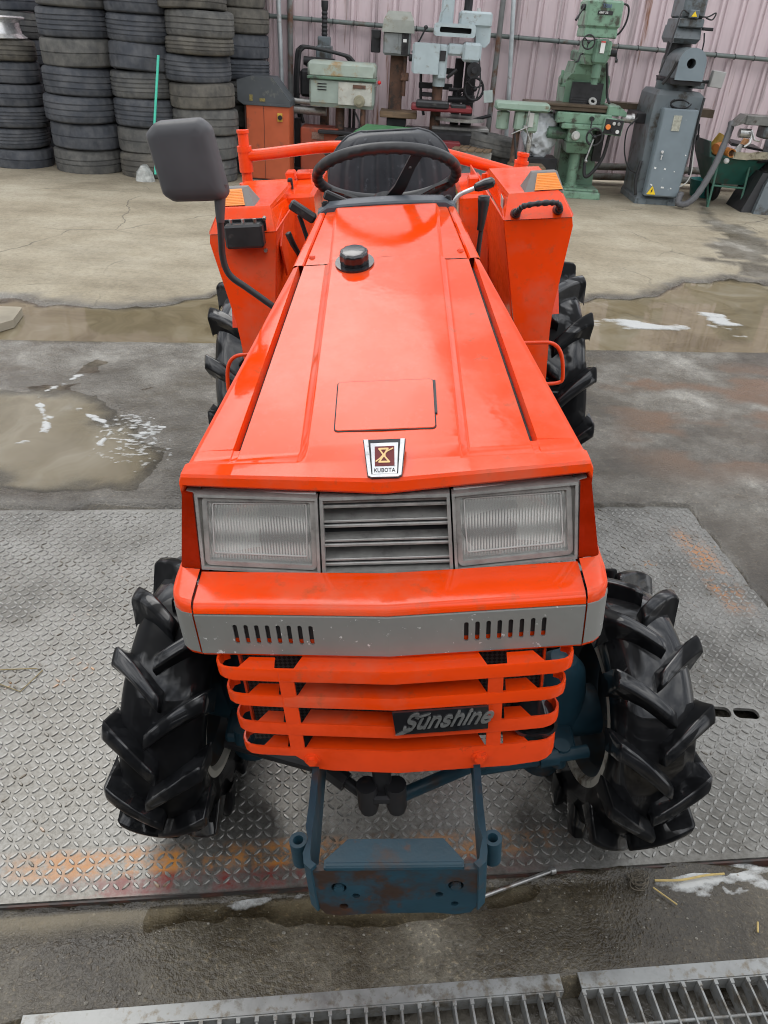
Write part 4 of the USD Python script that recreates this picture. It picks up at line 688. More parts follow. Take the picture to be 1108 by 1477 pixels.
for nm, lab, ct_, m_, mt in (('yellow_can', 'tilted ochre yellow can standing up in the wheelbarrow', 'can', cyl((3.40, 9.55, .55), (3.50, 9.56, .72), .075, 20), pmat('ochre', (.33, .20, .03), .5, var=.2, scale=12)),
    ('orange_pot', 'round orange pot lying in the wheelbarrow tray', 'pot', cyl((3.40, 9.45, .60), (3.47, 9.50, .62), .058, 18), pmat('orange_pot', (.55, .19, .05), .5, var=.15)),
    ('orange_tube', 'open orange pipe end beside the cream crate', 'pipe', join([lathe([(.034, 0), (.045, 0), (.045, .14), (.034, .14)], 22, 'y', (3.535, 9.30, .585))]), pmat('orange_pipe', (.50, .19, .04), .45, var=.1)),
    ('white_knob', 'small white knob hanging at the wheelbarrow rim', 'bulb', trimesh.creation.icosphere(subdivisions=2, radius=.030).apply_translation((3.50, 9.30, .505)), whp),  # small round white knob, not a lamp
    ('white_bottle', 'white plastic bottle top showing above the cream crate', 'bottle', cyl((3.66, 9.5, .58), (3.69, 9.5, .66), .045, 18, .02), whp),
    ('dark_board', 'dark grey board slanting across the wheelbarrow load', 'board', hull([(x, y, z) for x, y, z in ((3.58, 9.5, .64), (3.62, 9.8, .66), (3.95, 9.5, .60), (3.95, 9.8, .62), (3.58, 9.5, .67), (3.62, 9.8, .69), (3.95, 9.5, .62), (3.95, 9.8, .64))]), dkk),
    ('orange_cap', 'pale orange cap on top of the wheelbarrow load', 'cup', cyl((3.72, 9.5, .66), (3.73, 9.5, .72), .045, 16, .03), pmat('pale_orange', (.66, .34, .16), .5)),  # tapered orange cap, not a cup
    ('teal_tub', 'teal tub lying under the wheelbarrow', 'tub', lathe([(.0, 0), (.16, 0), (.20, .20), (.19, .20), (.155, .012), (0, .012)], 30, 'z', (3.62, 10.05, 0)), pmat('teal_tub', (.02, .16, .15), .4, var=.15))):
    tag(obj(nm, m_, mt, None, 35), lab, ct_)
# ---- orange machine cabinet beside the tyres
oc = thing('orange_cabinet', 'faded orange machine cabinet with a dark sloping top beside the tyres', 'cabinet', (-1.62, 9.35, 0))
fo = pmat('faded_orange_cabinet', (.42, .085, .030), .5, var=.12, scale=5, dirt=(.16, .06, .035), damt=.36, dscale=6); dg = pmat('dark_grey_top', (.055, .062, .068), .5, var=.15, scale=6, dirt=(.12, .12, .11), damt=.36, dscale=10)
X_('body', bxx(-1.845, -1.372, 9.20, 9.56, .02, .765, .008), fo, oc); X_('side_panel', bxx(-1.865, -1.847, 9.22, 9.55, .02, .76, .004), pmat('dark_side', (.05, .022, .018), .5), oc)
X_('door_seam', bxx(-1.652, -1.648, 9.197, 9.203, .03, .76, .001), M['darkcavity'], oc); X_('skirt', bxx(-1.86, -1.365, 9.19, 9.56, 0, .02, .004), dkk, oc)
X_('top', hull([(x, y, z) for y in (9.19, 9.57) for x, z in ((-1.87, .76), (-1.362, .76), (-1.362, .815), (-1.545, 1.03), (-1.80, 1.03), (-1.93, .99), (-1.93, .80))]), dg, oc, 20); X_('top_band', bxx(-1.872, -1.358, 9.183, 9.575, .758, .785, .004), dg, oc)
kn = X_('switch', box((-1.475, 9.196, .655), (.055, .012, .085), .003), pmat('yellow_switch_plate', (.5, .30, .04), .5), oc); X_('switch_knob', join([cyl((-1.47, 9.19, .655), (-1.47, 9.165, .655), .024, 16), box((-1.47, 9.16, .655), (.012, .02, .045), .003)]), blk, kn)
X_('sticker', join([bxx(-1.80, -1.765, 9.186, 9.189, .80, .86, .001), bxx(-1.69, -1.63, 9.186, 9.189, .80, .83, .001)]), pmat('old_sticker', (.20, .16, .05), .6, var=.4, scale=60), oc, False)
# ---- column drill with a big pale head
d1 = thing('column_drill', 'old pale green column drill with a boxy head in front of a black tube frame', 'drill press', (-.83, 9.6, 0))
X_('head', join([frustum(.765, -1.165, -.475, 9.45, 9.75, .80, -1.175, -.468, 9.43, 9.78), bxx(-1.180, -.465, 9.42, 9.80, .79, 1.04, .02)]), pgr, d1, 20)
X_('belt_cover', join([bxx(-1.20, -.455, 9.40, 9.82, 1.045, 1.205, .03)]), pmat('cover_pale_green', (.30, .35, .30), .5, var=.14, scale=6, dirt=(.30, .20, .09), damt=.40, dscale=5), d1, 45); X_('cover_band', bxx(-1.205, -.45, 9.395, 9.825, 1.035, 1.065, .008), gmd, d1)
X_('front_plate', bxx(-.86, -.49, 9.412, 9.420, .80, 1.02, .003), pmat('pale_plate', (.42, .42, .37), .5, var=.2, scale=10, dirt=(.25, .17, .09), damt=.4, dscale=12), d1); X_('badge_plate', bxx(-.70, -.56, 9.405, 9.411, .965, 1.00, .001), rst, d1)
X_('vents', join([bxx(-1.09, -.99, 9.414, 9.420, .93+.028*k, .94+.028*k, .001) for k in range(3)]), 'darkcavity', d1, False)
X_('dial', join([cyl((-.625, 9.412, .845), (-.625, 9.385, .845), .062, 28, ch=.006), cyl((-.625, 9.385, .845), (-.625, 9.36, .845), .03, 16)]), pmat('brassy_dial', (.30, .28, .20), .45, metal=.4, var=.2, scale=20), d1)
X_('spindle', join([cyl((-.585, 9.5, .62), (-.585, 9.5, .77), .030, 16), cyl((-.585, 9.5, .55), (-.585, 9.5, .63), .016, 12, .03)]), rst, d1); X_('column', cyl((-.855, 9.65, 0), (-.855, 9.65, .78), .052, 18), rst, d1)
X_('red_lever', join([tube([V(-.48, 9.45, .97), V(-.42, 9.42, 1.03)], .007, 6)]), 'steel', d1, True); X_('lever_ball', trimesh.creation.icosphere(subdivisions=2, radius=.02).apply_translation((-.415, 9.42, 1.035)), pmat('red_ball', (.55, .02, .02), .3), d1, True)
X_('work_table', bxx(-1.08, -.58, 9.40, 9.85, .50, .535, .006), dkk, d1); X_('foot', bxx(-1.08, -.6, 9.4, 9.9, 0, .06, .01), dkk, d1)
X_('cord', tube(smoothpath([V(-.70, 9.5, .77), V(-.62, 9.48, .62), V(-.66, 9.48, .50), V(-.74, 9.48, .46)], 6), .010, 6), blk, d1, True)
# ---- black tube frame, screw column, orange box
tf = thing('tube_frame', 'black bent tube frame of a machine behind the pale green drill', 'machine', (-1.05, 9.95, 0))
for y, dx in ((9.86, 0), (10.06, -.06)):
    X_('hoop', tube(smoothpath([V(-1.30+dx, y, .55), V(-1.36+dx, y, .80), V(-1.345+dx, y, 1.2), V(-1.31+dx, y, 1.29), V(-1.22+dx, y, 1.31), V(-.85+dx, y, 1.26), V(-.75+dx, y, 1.22), V(-.72+dx, y, 1.12), V(-.71+dx, y, .6), V(-.71+dx, y, 0)], 6), .019, 10), blk, tf, True)
X_('motor_bundle', join([bxx(-1.34, -1.2, 9.85, 10.05, .82, 1.10, .03), cyl((-1.30, 9.9, 1.18), (-.95, 9.9, 1.17), .045, 14), bxx(-1.28, -.92, 9.88, 10.02, 1.12, 1.16, .01)]), dkk, tf); X_('base', join([bxx(-1.5, -.75, 9.75, 10.1, 0, .08, .01), bxx(-1.40, -1.33, 9.8, 9.9, 0, .6, .006)]), dkk, tf)
X_('side_rollers', join([cyl((-1.5, 9.75, .70), (-1.02, 9.75, .69), .045, 14), cyl((-1.48, 9.72, .79), (-1.1, 9.72, .775), .030, 14)]), 'trim', tf)
sc2 = thing('screw_jack', 'tall threaded screw post rising above the black tube frame', 'screw jack', (-1.07, 10.1, 0))
X_('screw', lathe([(.0, 1.30), (.030, 1.30)]+[(.036 if k % 2 else .029, 1.30+.02*k) for k in range(1, 20)]+[(.036, 1.69), (.04, 1.70), (.04, 1.76), (0, 1.76)], 16, 'z', (-1.09, 10.12, 0)), dkk, sc2); X_('nut_block', join([bxx(-1.16, -1.02, 10.04, 10.2, 1.32, 1.42, .01), bxx(-1.175, -1.0, 10.02, 10.22, 1.10, 1.33, .01)]), gry, sc2); X_('post', bxx(-1.13, -1.03, 10.08, 10.18, 0, 1.1, .01), rst, sc2)
ob = thing('orange_toolbox', 'small dull orange box with a worn plate under the pale green drill', 'box', (-1.1, 9.5, 0)); X_('case', bxx(-1.29, -.86, 9.50, 9.86, .0, .545, .01), pmat('dull_orange_box', (.32, .065, .030), .55, var=.15, scale=6, dirt=(.10, .05, .035), damt=.4, dscale=6), ob); X_('plate', bxx(-1.16, -1.02, 9.494, 9.499, .43, .50, .001), pmat('worn_plate', (.22, .13, .10), .5, var=.3, scale=50), ob, False)
# ---- second column drill, square post
d2 = thing('square_post_drill', 'grey column drill with a square post and wooden table left of the pale blue machine', 'drill press', (-.22, 9.9, 0))
gpy = pmat('dirty_grey_green', (.24, .25, .22), .55, var=.2, scale=6, dirt=(.16, .12, .07), damt=.42, dscale=7)
X_('head', join([bxx(-.40, -.10, 9.66, 9.98, 1.29, 1.52, .02), bxx(-.385, -.235, 9.655, 9.67, 1.31, 1.50, .004)]), pmat('head_grey', (.20, .215, .215), .5, var=.2, scale=6, dirt=(.10, .09, .06), damt=.42, dscale=8), d2); X_('cover', join([frustum(1.505, -.42, -.065, 9.63, 10.0, 1.62, -.405, -.08, 9.65, 9.99), frustum(1.62, -.405, -.08, 9.65, 9.99, 1.70, -.36, -.12, 9.7, 9.95)]), gpy, d2, 20)
X_('name_plate', bxx(-.20, -.125, 9.652, 9.658, 1.30, 1.50, .001), blk, d2); X_('plate_mark', bxx(-.185, -.145, 9.649, 9.653, 1.42, 1.45, .001), whp, d2, False)
X_('column', bxx(-.315, -.165, 9.80, 9.95, 0, 1.30, .008), rst, d2); X_('guide', join([cyl((-.15, 9.75, .9), (-.15, 9.75, 1.3), .022, 12), bxx(-.19, -.10, 9.72, 9.8, 1.05, 1.13, .008)]), rst, d2)
X_('feed_lever', join([tube([V(-.08, 9.65, 1.33), V(.0, 9.6, 1.46), V(.05, 9.58, 1.56)], .009, 6), cyl((-.1, 9.66, 1.28), (-.06, 9.64, 1.28), .035, 14)]), dkk, d2, True); X_('lever_ball', trimesh.creation.icosphere(subdivisions=2, radius=.022).apply_translation((.052, 9.58, 1.57)), blk, d2, True)
X_('work_table', join([bxx(-.40, .02, 9.55, 9.9, .69, .755, .008)]), wood, d2); X_('table_arm', bxx(-.32, -.1, 9.6, 9.9, .60, .69, .01), dkk, d2); X_('wall_switch', join([bxx(-.545, -.44, 9.9, 9.98, 1.30, 1.52, .008), cyl((-.48, 9.9, 1.47), (-.48, 9.87, 1.47), .035, 16)]), blk, d2)
X_('cross_bars', join([bxx(.0, .42, 9.8, 9.84, 1.14, 1.20, .006), bxx(.02, .40, 9.75, 9.79, .99, 1.05, .006), tube([V(.03, 9.8, 1.2), V(.05, 9.78, .9), V(.10, 9.76, .72)], .016, 8)]), dkk, d2)
# ---- pale blue multi head machine
d3 = thing('blue_grey_drill', 'pale blue grey drilling machine with two boxy heads on a rusty post', 'drill press', (.3, 9.6, 0))
X_('left_head', join([hull([(x, y, z) for x, y in ((-.05, 9.42), (.215, 9.42), (.215, 9.75), (-.05, 9.75)) for z in (1.145, 1.43)]+[(-.075, 9.45, 1.17), (-.075, 9.45, 1.41)]), bxx(.20, .305, 9.44, 9.7, 1.10, 1.43, .02)]), pbl, d3, 20); X_('left_plate', bxx(.222, .285, 9.432, 9.438, 1.275, 1.37, .001), blk, d3)
X_('spindle_nose', cyl((.235, 9.55, 1.03), (.235, 9.55, 1.16), .065, 20, .075), pbl, d3); X_('right_head', join([bxx(.30, .62, 9.44, 9.75, 1.33, 1.44, .02), bxx(.46, .66, 9.40, 9.7, 1.28, 1.46, .025)]), pbl, d3); X_('pulley', join([cyl((.60, 9.42, 1.21), (.60, 9.38, 1.21), .075, 26), cyl((.60, 9.38, 1.21), (.60, 9.35, 1.21), .03, 14)]), dkk, d3)
arm = unary_union([rrect(.14, 1.50, .58, 1.62, .03)]).difference(rrect(.20, 1.535, .535, 1.585, .015)); X_('top_arm', panel_xz(arm, 9.45, .28), pbl, d3, 30); X_('belt_slot', bxx(.20, .535, 9.55, 9.56, 1.53, 1.59, .002), M['darkcavity'], d3, False)
X_('upper_housing', join([bxx(.40, .745, 9.5, 9.85, 1.60, 1.74, .02), hull([(x, y, z) for y in (9.52, 9.85) for x, z in ((.58, 1.60), (.745, 1.60), (.745, 1.47), (.70, 1.42), (.60, 1.42))])]), pbl, d3, 20); X_('top_post', join([bxx(.205, .335, 9.55, 9.75, 1.60, 2.0, .015), tube([V(.19, 9.5, 1.62), V(.20, 9.48, 1.7), V(.24, 9.48, 1.76)], .012, 8)]), pbl, d3); X_('top_screw', cyl((.49, 9.7, 1.74), (.49, 9.7, 2.1), .045, 16), dkk, d3); X_('small_knob', cyl((.60, 9.6, 1.74), (.60, 9.6, 1.77), .02, 12), 'dial', d3)
X_('column', cyl((.23, 9.62, 0), (.23, 9.62, 1.10), .058, 20), rst, d3); X_('cable', tube(smoothpath([V(.64, 9.42, 1.33), V(.68, 9.4, 1.1), V(.66, 9.4, .95)], 6), .010, 6), blk, d3, True); X_('bracket', tube([V(.32, 9.5, 1.12), V(.42, 9.48, 1.20)], .018, 8), dkk, d3); X_('bracket', bxx(.06, .18, 9.6, 9.7, .92, .96, .006), dkk, d3)
# ---- dark machine with handwheels, red trays
d4 = thing('dark_drill', 'blackened old drilling machine with handwheels right of the pale blue heads', 'drill press', (.6, 9.85, 0))
X_('column', join([bxx(.535, .66, 9.85, 9.98, 0, 1.35, .01), bxx(.42, .52, 9.95, 10.05, 0, 1.3, .01)]), dkk, d4); handwheel(d4, (.64, 9.68, 1.02), unit(V(.3, -1, .1)), .11, dkk); handwheel(d4, (.50, 9.68, .96), FN, .05, dkk); X_('shafts', join([cyl((.36, 9.7, .90), (.66, 9.7, .92), .035, 12), cyl((.36, 9.7, 1.0), (.52, 9.7, 1.0), .02, 10)]), dkk, d4)
X_('work_table', join([cyl((.50, 9.7, .70), (.50, 9.7, .735), .30, 36), bxx(.2, .85, 9.55, 9.85, .60, .64, .01)]), 'trim', d4); X_('tag', box((.80, 9.6, .96), (.10, .01, .12), .003, rotm((0, 1, 0), -.15)), pmat('pale_tag', (.38, .44, .42), .5), d4); X_('arm', tube([V(.6, 9.6, .70), V(.85, 9.55, .78)], .018, 8), dkk, d4, True)
drd = pmat('dark_red_tray', (.16, .018, .022), .5, var=.2, scale=8)
for nm, lab, m_, mt, ct_ in (('red_tray', 'dark red tray of scrap on the machine table', join([bxx(-.05, .62, 9.3, 9.6, .80, .86, .02)]), drd, 'tray'), ('black_tray', 'black tray heaped on the dark red one', join([bxx(.0, .36, 9.28, 9.5, .83, .90, .02), bxx(.38, .55, 9.3, 9.5, .84, .88, .01)]), blk, 'tray'), ('red_box', 'low dark red box on the floor by the pallet', bxx(.24, .52, 9.2, 9.5, .30, .52, .01), drd, 'box'),
        ('machine_bed', 'dark iron machine bed lying under the trays', join([bxx(-.1, .75, 9.35, 9.85, .46, .60, .02), bxx(0, .65, 9.4, 9.8, 0, .46, .02)]), dkk, 'machine bed'),
        ('green_tarp', 'green sheet edge showing above the tractor seat', hull([(x, y, z) for x, y, z in ((-.75, 8.4, .50), (-.6, 8.4, .66), (.05, 8.4, .64), (.15, 8.4, .50), (-.7, 8.8, .50), (-.5, 8.8, .69), (.0, 8.8, .68), (.12, 8.8, .5), (-.7, 8.4, 0), (.1, 8.4, 0), (-.7, 8.8, 0), (.1, 8.8, 0))]), pmat('green_tarp', (.02, .11, .035), .5, var=.2, scale=10, bump=.6, bscale=20, bdist=.01), 'sheet'),
        ('leaning_board', 'grey slanting board left of the tractor seat', hull([(x, y, z) for x, y, z in ((-.95, 8.7, .40), (-.80, 8.7, .56), (-.62, 8.7, .57), (-.62, 8.7, .53), (-.78, 8.7, .52), (-.92, 8.7, .37), (-.95, 9.0, .4), (-.62, 9.0, .57))]), dkk, 'board')):
    tag(obj(nm, m_, mt, None, 35), lab, ct_)
pa = thing('wooden_pallet', 'low wooden pallet on blocks behind the tractor on the right', 'pallet', (.65, 9.2, .4))
for k in range(5): X_('plank', box((.50+.085*k, 9.22-.01*k, .475), (.075, .42, .022), .003, rotm((0, 0, 1), -.22)), wood, pa)
X_('crossbeam', bxx(.44, .86, 9.04, 9.08, .38, .462, .004), 'trim', pa); X_('crossbeam', bxx(.44, .86, 9.32, 9.36, .38, .462, .004), 'trim', pa); X_('block', join([bxx(.46, .84, 9.05, 9.38, 0, .38, .01)]), gry, pa)
m_ = old_tyre(.28, .19, 2, 91); m_.vertices = m_.vertices@rotm((0, 1, 0), .12).T; m_.apply_translation((.90, 9.42, .50)); tag(obj('used_tyre', m_, tm_[1], None, 40), 'single dark tyre between the pallet and the small green drill', 'tyre')
tag(obj('tyre_support', join([cyl((.90, 9.42, 0), (.90, 9.42, .40), .22, 24)]), dkk, None, 35), 'black drum under the single dark tyre', 'drum')
sk = np.random.default_rng(5); P = []
ic = trimesh.creation.icosphere(subdivisions=4, radius=1.); v = ic.vertices; n_ = meshkit.fbm(v*2.2+5, 4, 2)-.5; n2 = np.abs(meshkit.fbm(v*4+9, 3, 4)-.5); v = v*(1+.35*n_-.5*n2)[:, None]*V(.21, .16, .27); v[:, 2] = np.maximum(v[:, 2], -.24); ic.vertices = v+V(1.44, 9.62, .62)
tag(obj('white_sack', ic, pmat('white_sack', (.52, .55, .57), .5, var=.15, scale=12, bump=.6, bscale=26, bdist=.012), None, 60), 'crumpled white plastic sack behind the small green drill', 'sack')
tag(obj('sack_stand', bxx(1.22, 1.66, 9.45, 9.8, 0, .39, .01), dkk, None), 'black bin under the white sack', 'bin')

# ================================================================== unseen shed added behind the camera to block sky light and darken the near side
ws = thing('added_shade_shed', 'unseen dark open shed added behind the camera to block sky light', 'light_blocker', (0, -3, 0))
wsm = pmat('shade_shed_sheet', (.16, .155, .145), .7, var=.15, scale=2); wsd = pmat('shade_shed_inside', (.05, .048, .045), .8, var=.2, scale=2)
X_('side_wall', bxx(-6.2, -6.0, -11, -3.9, 0, 3.9, .01), wsm, ws); X_('side_wall', bxx(6.4, 6.6, -11, -3.9, 0, 3.9, .01), wsm, ws); X_('back_wall', bxx(-6.2, 6.6, -11.2, -11, 0, 3.9, .01), wsd, ws)
X_('roof', hull([(x, y, z+e) for x in (-6.6, 7.0) for y, z in ((-11.3, 4.4), (-3.4, 3.65)) for e in (0, .06)]), wsd, ws)
X_('lintel', bxx(-6.2, 6.6, -3.95, -3.8, 3.05, 3.66, .01), wsm, ws)
for x in (-6.1, -2.9, 3.3, 6.5): X_('pier', bxx(x-.12, x+.12, -4.0, -3.75, 0, 3.05, .01), wsm, ws)
for x in (-4.4, 0.2, 4.9): X_('workbench', join([bxx(x-1.1, x+1.1, -10.8, -10.0, .82, .90, .01), bxx(x-1.05, x-.95, -10.7, -10.1, 0, .82, .01), bxx(x+.95, x+1.05, -10.7, -10.1, 0, .82, .01)]), wsd, ws)
# ================================================================== the tractor (builder frame: x across, y to the rear, z up)
PIV = V(0, 1.15, .36); PHI, TILT = .01434, .10584      # the body leans on its pivoting front axle
Ry = np.array([[math.cos(TILT), 0, -math.sin(TILT)], [0, 1, 0], [math.sin(TILT), 0, math.cos(TILT)]])
Rz = np.array([[math.cos(PHI), -math.sin(PHI), 0], [math.sin(PHI), math.cos(PHI), 0], [0, 0, 1]])
BR = Rz@Ry; bt = BR@V(0, 0, -.36)+PIV
bm = Gf.Matrix4d(1.0)
for i in range(3): bm.SetRow(i, Gf.Vec4d(*map(float, BR[:, i]), 0))
bm.SetRow(3, Gf.Vec4d(*map(float, bt), 1))
T = thing('tractor', 'orange compact farm tractor facing the camera on the wet steel plate', 'tractor', (0, 1.15, 0), mat4=bm)
def level(m_):
    """Front axle parts stay level: undo the body's lean."""
    m_ = m_.copy(); m_.vertices = (m_.vertices-PIV)@Ry+PIV; return m_
def H(y): return .972+.264*(y-1.13)
def lerp(a, b, t): return a+(b-a)*t
def mirror(P): P = np.asarray(P, float); return np.vstack([P[::-1][:-1]*[-1, 1], P]) if P[0, 0] == 0 else np.vstack([P[::-1]*[-1, 1], P])

# ---- hood
def hood_row(y, slot, h):
    t = (y-1.10)/.61; w, s, c = lerp(.337, .2125, t), lerp(.2545, .190, t), lerp(.131, .1235, t); d = .022 if slot else 0
    dent = 0
    P = [(0, h), (c*.5, h+.001), (c-.006, h), (c-.001, h*.85), (c+.008, .001), (c+.014, 0), (s-.0068, 0), (s-.0052, -.002-d), (s+.0046, -.002-d), (s+.0062, .0015*(d > 0)),
         (w-.016, .0005), (w-.005, -.0035), (w, -.013), (w+.006, -.10), (w+.006, -.24)]
    P = mirror(P)
    return np.stack([P[:, 0], np.full(len(P), y), H(y)+P[:, 1]], 1)
rows = []
def nose_row(y0, bow, zc, ze, w, drop):
    P = hood_row(1.10, False, .012); x = P[:, 0]; k = w/.337; x = x*k; a = np.clip(np.abs(x)/w, 0, 1)
    z = zc+(ze-zc)*a; z[np.abs(P[:, 0]) >= .3365] -= .012
    z[[0, -1]] = .74; z[[1, -2]] = .87
    y = y0+bow*a; y[[0, 1, -1, -2]] = np.maximum(y[[0, 1, -1, -2]], 1.085)
    return np.stack([x, y, z], 1)
rows.append(nose_row(1.085, .015, .926, .935, .330, 0))
rows.append(nose_row(1.041, .022, .929, .944, .336, 0))
rows.append(nose_row(1.038, .022, .934, .948, .338, 0))
rows.append(nose_row(1.0385, .022, .952, .962, .338, 0))
rows.append(nose_row(1.042, .022, .9575, .9665, .338, 0))
rows.append(nose_row(1.050, .022, .960, .9665, .338, 0))
rows.append(nose_row(1.076, .018, .968, .9665, .338, 0))
rows.append(nose_row(1.082, .016, .971, .9655, .338, 0))
r_ = hood_row(1.108, False, .012); rows.append(r_)
for y in (1.120, 1.1295): rows.append(hood_row(y, False, .012))
for y in np.r_[1.1305, np.linspace(1.16, 1.69, 14), 1.7085]: rows.append(hood_row(y, True, .012))
rows.append(hood_row(1.7095, True, .012))
gm = grid(rows)
if gm.face_normals[:, 2].mean() < 0: gm.invert()
hood = obj('hood', gm, 'orange', T, 28)
for s in (-1, 1):
    obj('hood_slot_shade', grid([[(s*(lerp(.2545, .190, (y-1.10)/.61)+dx), y, H(y)-.0195) for dx in (-.0042, .0042)] for y in np.linspace(1.132, 1.706, 12)][::s]), 'darkcavity', T)  # dark strip along the groove floor, standing for its shade
# hatch in the hood
hx0, hx1, hy0, hy1 = -.083, .088, 1.150, 1.277
def on_hood(m_, off):
    m_ = m_.copy(); v = m_.vertices; v[:, 2] += H(v[:, 1])+off; return m_
pl = rrect(hx0, hy0, hx1, hy1, .006)
obj('hatch_cover', on_hood(extr(pl, .0022), .0128), 'orange', T, 30)
obj('hatch_gap', on_hood(extr(pl.buffer(.0022).difference(pl.buffer(.0003)), .0012), .0128), 'darkcavity', T)
obj('hatch_hinge', on_hood(join([extr(rrect(hx1+.0005, hy0+.035, hx1+.005, hy1-.004, .0015), .003)]), .0128), 'blackmetal', T)
# cowl behind the hood
def cowl(x0f, x1f, x0b, x1b, hf=.010):
    rr = []
    for y in np.linspace(1.7125, 1.952, 6):
        t = (y-1.7125)/.2395; a, b = lerp(x0f, x0b, t), lerp(x1f, x1b, t); X = np.linspace(a, b, 9)
        z = H(y)+np.where(np.abs(X) < .1235, hf, 0)-.0*X
        rr.append(np.stack([X, np.full(9, y), z], 1))
    rr = np.array(rr); top = rr; low = rr.copy(); low[..., 2] -= .006
    return join([grid(top), grid(low[:, ::-1])])
rr = []
for y in np.linspace(1.7125, 1.952, 6):
    t = (y-1.7125)/.2395; b = lerp(.1835, .1495, t); P = mirror([(0, .011), (.118, .010), (.1225, .009), (.128, .001), (b-.003, 0), (b, -.003), (b, -.012)])
    rr.append(np.stack([P[:, 0], np.full(len(P), y), H(y)+P[:, 1]], 1))
obj('cowl_panel', grid(rr), 'orange', T, 28)
for s in (-1, 1):
    rr = []
    for y in np.linspace(1.7125, 1.952, 6):
        t = (y-1.7125)/.2395; a, b = lerp(.1855, .1515, t), lerp(.211, .170, t)
        P = np.array([(a, -.012), (a, -.002), (a+.003, 0), (b-.006, 0), (b-.001, -.004), (b, -.012), (b+.012, -.16), (b+.02, -.34)])
        rr.append(np.stack([P[:, 0]*s, np.full(len(P), y), H(y)+P[:, 1]], 1))
    g_ = grid(rr)
    if s < 0: g_.invert()
    obj('cowl_side', g_, 'orange', T, 28)
    obj('screw', cyl((s*.168, 1.745, H(1.745)-.001), (s*.168, 1.745, H(1.745)+.004), .0085, 14, .006), 'orange_worn', T)
# fuel cap
cx_, cy_ = -.068, 1.688; nz = unit(V(0, -.264, 1)); c0 = V(cx_, cy_, H(cy_)+.011)
obj('cap_ring', cyl(c0, c0+nz*.006, .043, 36), 'blackgloss', T)
a = np.linspace(0, 2*PI, 60, endpoint=False); cap = []
for z_, rr_, amp in ((.006, .0300, 0), (.009, .0315, .001), (.026, .0315, .001), (.0305, .029, .0008), (.033, .023, 0)):
    F = frame_to(nz); rad = rr_+amp*np.cos(10*a)
    cap.append(c0+nz*z_+rad[:, None]*(np.cos(a)[:, None]*F[:, 0]+np.sin(a)[:, None]*F[:, 1]))
obj('fuel_cap', skin(cap), 'blackgloss', T, 40)
# ---- badge
def nosept(x, z):   # nose slope between lip and crest
    return x
yb0, yb1 = 1.0385, 1.100
zb0, zb1 = .957, .9755
bn = unit(V(0, -(zb1-zb0), yb1-yb0)); ex, ey = V(1, 0, 0), unit(V(0, yb1-yb0, zb1-zb0))
b0 = V(.003, 1.0455, .9545)
def badge_pt(m_, lift=0):
    """Drawn flat in the badge's own plane (u across, v up, w out)."""
    m_ = m_.copy(); v = m_.vertices.copy(); up = unit(V(0, .80, .60)); out = unit(V(0, -.60, .80))
    m_.vertices = b0+v[:, :1]*V(1, 0, 0)+v[:, 1:2]*up+(v[:, 2:]+lift)*out; return m_
shield = sg.Polygon([(-.0265, .003), (-.021, 0), (.021, 0), (.0265, .003), (.0335, .0665), (-.0335, .0665)]).buffer(.0015)
inner = sg.Polygon([(-.0195, .0055), (.0195, .0055), (.0225, .060), (-.0225, .060)])
badge = obj('badge', badge_pt(extr(shield, .012), -.006), 'blackgloss', T, label='chrome framed shield badge with a maroon centre')
ush = shield.buffer(-.0015).difference(sg.Polygon([(-.0215, .0045), (.0215, .0045), (.0275, .08), (-.0275, .08)]))
obj('badge_frame', badge_pt(extr(ush, .004), .006), 'chrome', badge)
obj('badge_plate', badge_pt(extr(inner, .003), .006), 'chrome', badge)
obj('badge_centre', badge_pt(extr(sg.box(-.0155, .019, .0160, .0535), .0012), .009), pmat('maroon_enamel', (.15, .010, .010), .4, coat=.1, var=.05), badge)
em = unary_union([sg.LineString([(-.0085, .0485), (.0055, .0485)]).buffer(.0016), sg.LineString([(-.0085, .0255), (.0075, .0255)]).buffer(.0016),
                  sg.LineString([(-.0085, .0485), (-.001, .037), (.0075, .0255)]).buffer(.0013), sg.LineString([(.0055, .0485), (-.001, .037), (-.0085, .0255)]).buffer(.0013),
                  sg.LineString([(-.0135, .027), (-.008, .031), (.004, .044), (.0135, .049)]).buffer(.0011), sg.Point(-.001, .037).buffer(.003)])
obj('badge_emblem', badge_pt(extr(em, .001), .0102), pmat('gold_emblem', (.75, .52, .25), .25, metal=1.), badge)
tx = meshkit.text_mesh('KUBOTA', .0065, .0006, bold=True); tx.apply_translation((-tx.bounds[:, 0].mean(), .0085, 0))
tx.vertices[:, 0] *= .034/np.ptp(tx.vertices[:, 0])
obj('badge_lettering', badge_pt(tx, .009), 'blackgloss', badge)

